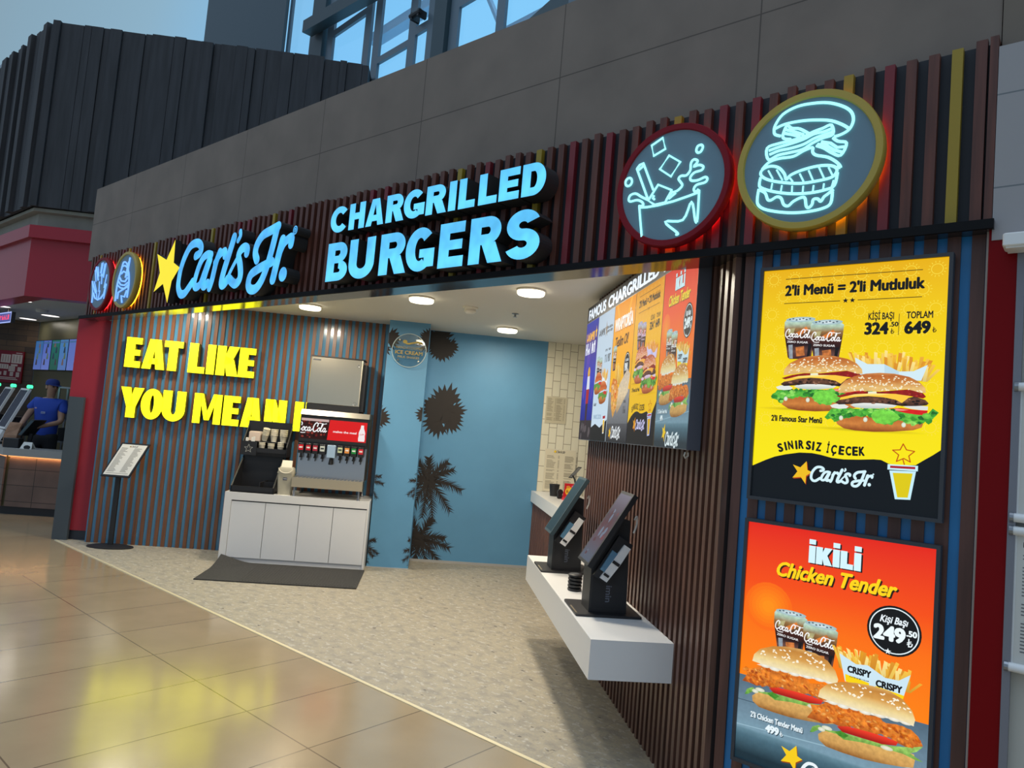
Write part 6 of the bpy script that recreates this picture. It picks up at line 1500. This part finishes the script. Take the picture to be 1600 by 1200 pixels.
# local axes: x to the viewer's right, y away from the viewer, z up; feet on the platform
worker = NT('person', 'worker in a blue T-shirt and blue cap behind the neighbouring counter, looking down and aside', 'person', .10, .80, .17)
J = []; E_ = []
def j(x, y, z, r, p=None):
    J.append((x, y, z, r)); i = len(J) - 1
    if p is not None: E_.append((p, i))
    return i
pel = j(0, 0, .90, (.125, .088)); bel = j(.0, .0, 1.02, (.135, .095), pel); che = j(.01, -.01, 1.22, (.165, .11), bel); up = j(.015, -.005, 1.37, (.14, .09), che)
nk = j(.02, -.015, 1.455, .056, up); jaw = j(.035, -.035, 1.525, (.058, .066), nk); hd = j(.04, -.035, 1.60, (.082, .092), jaw); top = j(.035, -.03, 1.69, (.068, .078), hd)
hands = []
for s, el, wr in ((-1, (-.245, -.10, 1.12), (-.215, -.30, .97)), (1, (.245, -.09, 1.11), (.075, -.30, 1.03))):
    sh = j(.015 + s * .165, 0, 1.375, .062, up); e1 = j(el[0], el[1], el[2], .043, sh); w1 = j(wr[0], wr[1], wr[2], .028, e1)
    dx, dy, dz = wr[0] - el[0], wr[1] - el[1], wr[2] - el[2]; l = math.sqrt(dx * dx + dy * dy + dz * dz); dx, dy, dz = dx / l, dy / l, dz / l
    pm = j(wr[0] + dx * .05, wr[1] + dy * .05, wr[2] + dz * .05, (.034, .018), w1); pm2 = j(wr[0] + dx * .085, wr[1] + dy * .085, wr[2] + dz * .085, (.032, .014), pm)
    hands.append((s, (wr[0], wr[1], wr[2]), (dx, dy, dz)))
    sx, sy = -dy, dx; n = math.hypot(sx, sy) or 1; sx, sy = sx / n, sy / n
    for k, fl in enumerate((.062, .072, .068, .052)):
        o_ = (k - 1.5) * .019; bx, by, bz = wr[0] + dx * .10 + sx * o_, wr[1] + dy * .10 + sy * o_, wr[2] + dz * .10
        a1 = j(bx, by, bz, .0085, pm2); a2 = j(bx + dx * fl * .5, by + dy * fl * .5, bz + dz * fl * .5 - .012, .008, a1); j(bx + dx * fl * .75, by + dy * fl * .75, bz + dz * fl * .8 - .034, .007, a2)
    t1 = j(wr[0] + dx * .05 - s * sx * .038, wr[1] + dy * .05 - s * sy * .038, wr[2] + dz * .05, .010, pm); j(wr[0] + dx * .095 - s * sx * .05, wr[1] + dy * .095 - s * sy * .05, wr[2] + dz * .09 - .01, .009, t1)
for s in (-1, 1):
    h_ = j(s * .09, 0, .84, .068, pel); kn = j(s * .10, -.015, .47, .046, h_); an = j(s * .105, .01, .09, .040, kn); j(s * .11, -.13, .04, .034, an)
skin_body('body', J, E_, 'skin', worker)
SJ = [(0, 0, .77, (.172, .130)), (0, 0, 1.02, (.165, .122)), (.01, -.01, 1.22, (.188, .135)), (.015, -.005, 1.375, (.155, .108)), (.018, -.01, 1.425, (.072, .07)),
      (-.155, 0, 1.385, .082), (-.235, -.05, 1.245, .068), (.19, 0, 1.38, .082), (.25, -.045, 1.22, .068)]
skin_body('t_shirt', SJ, [(0, 1), (1, 2), (2, 3), (3, 4), (3, 5), (5, 6), (3, 7), (7, 8)], 'shirt_blue', worker)
TJ = [(0, 0, .98, (.170, .128)), (0, 0, .86, (.17, .125)), (-.095, 0, .80, .100), (-.10, -.015, .47, .072), (-.105, .01, .10, .062), (.095, 0, .80, .100), (.10, -.015, .47, .072), (.105, .01, .10, .062)]
skin_body('trousers', TJ, [(0, 1), (1, 2), (2, 3), (3, 4), (1, 5), (5, 6), (6, 7)], 'trouser', worker)
for s in (-1, 1):
    mb = MB(); mb.rbox(s * .11 - .045, s * .11 + .045, -.19, .06, 0, .075, .035); mb.build('shoe', 'black', worker)
# head details: turned towards the viewer's right and down
HC = Vector((.04, -.035, 1.605)); yaw = math.radians(58)
fx, fy = math.sin(yaw), -math.cos(yaw); rx_, ry_ = math.cos(yaw), math.sin(yaw)
def hp(r, f, z): return (HC.x + rx_ * r + fx * f, HC.y + ry_ * r + fy * f, HC.z + z)
mb = MB(); mb.loft([[hp(-.016, .076, -.022), hp(.016, .076, -.022), hp(.012, .066, -.02), hp(-.012, .066, -.02)], [hp(-.009, .100, -.016), hp(.009, .100, -.016), hp(.008, .07, -.012), hp(-.008, .07, -.012)], [hp(-.006, .082, .022), hp(.006, .082, .022), hp(.006, .06, .022), hp(-.006, .06, .022)]]); mb.build('nose', 'skin', worker, smooth=True)
mb = MB(); mb.loft([[hp(x * .022, .074 + .006 * (1 - x * x), -.048 + .004 * y) for x, y in ((-1, 0), (-.5, .8), (0, .6), (.5, .8), (1, 0), (.5, -1), (0, -1.2), (-.5, -1))], [hp(x * .018, .082 + .004 * (1 - x * x), -.048 + .003 * y) for x, y in ((-1, 0), (-.5, .8), (0, .6), (.5, .8), (1, 0), (.5, -1), (0, -1.2), (-.5, -1))]]); mb.build('mouth', mat('lip', (.26, .09, .08), .5), worker, smooth=True)
for s in (-1, 1):
    mb = MB(); mb.lathe([(.001, -.012), (.009, -.008), (.012, 0), (.009, .008), (.001, .012)], c=hp(s * .030, .070, .012), n=12); mb.build('eye', mat('eye_dark', (.06, .05, .05), .3), worker, smooth=True)
    mb = MB(); mb.tube([hp(s * .016, .080, .030), hp(s * .032, .077, .034), hp(s * .046, .066, .030)], .0045, 5); mb.build('eyebrow', 'hair', worker)
    mb = MB(); mb.loft([[hp(s * .070, f, z) for f, z in ((.012, -.02), (.016, 0), (.010, .024), (-.010, .026), (-.018, .0), (-.006, -.028))], [hp(s * .086, f - .004, z) for f, z in ((.008, -.018), (.012, 0), (.008, .026), (-.016, .03), (-.024, .0), (-.008, -.026))]]); mb.build('ear', 'skin', worker, smooth=True)
mb = MB(); rings = []
for z, r, f in ((-.045, .066, .062), (-.01, .074, .078), (.03, .078, .084), (.05, .076, .082)):
    rings.append([hp(r * math.cos(t), -.012 + f * math.sin(t), z) for t in [math.radians(172 + 196 * k / 16) for k in range(17)]])
mb.loft(rings, closed=False, cap0=False, cap1=False); hair = mb.build('hair', 'hair', worker, smooth=True)
mb = MB(); mb.loft([[hp(.086 * k * math.cos(2 * PI * i / 24), -.004 + .100 * k * math.sin(2 * PI * i / 24), z) for i in range(24)] for z, k in ((.035, 1.0), (.060, 1.02), (.095, .93), (.118, .70), (.128, .35), (.130, .05))]); cap = mb.build('cap', 'cap_blue', worker, smooth=True)
mb = MB(); br = [(-.075, .055), (-.066, .11), (-.035, .158), (0, .170), (.035, .158), (.066, .11), (.075, .055)]
mb.loft([[hp(r, f, .034 - .12 * max(0, f - .06)) for r, f in br], [hp(r, f, .042 - .12 * max(0, f - .06)) for r, f in br]]); mb.build('cap_brim', 'cap_blue', cap)
a = Art(); a.rect(-.028, 1.215, .030, 1.245, S(150, 160, 190)); a.scrib(-.022, 1.223, .046, .014, S(40, 60, 140), 5); a.blob(-.105, 1.29, .016, .012, S(170, 150, 180), None, 12); 
a.build('chest_print', 'print_paper', lambda u, v, w: (u + .01, -.150 - w, v), parent=worker)
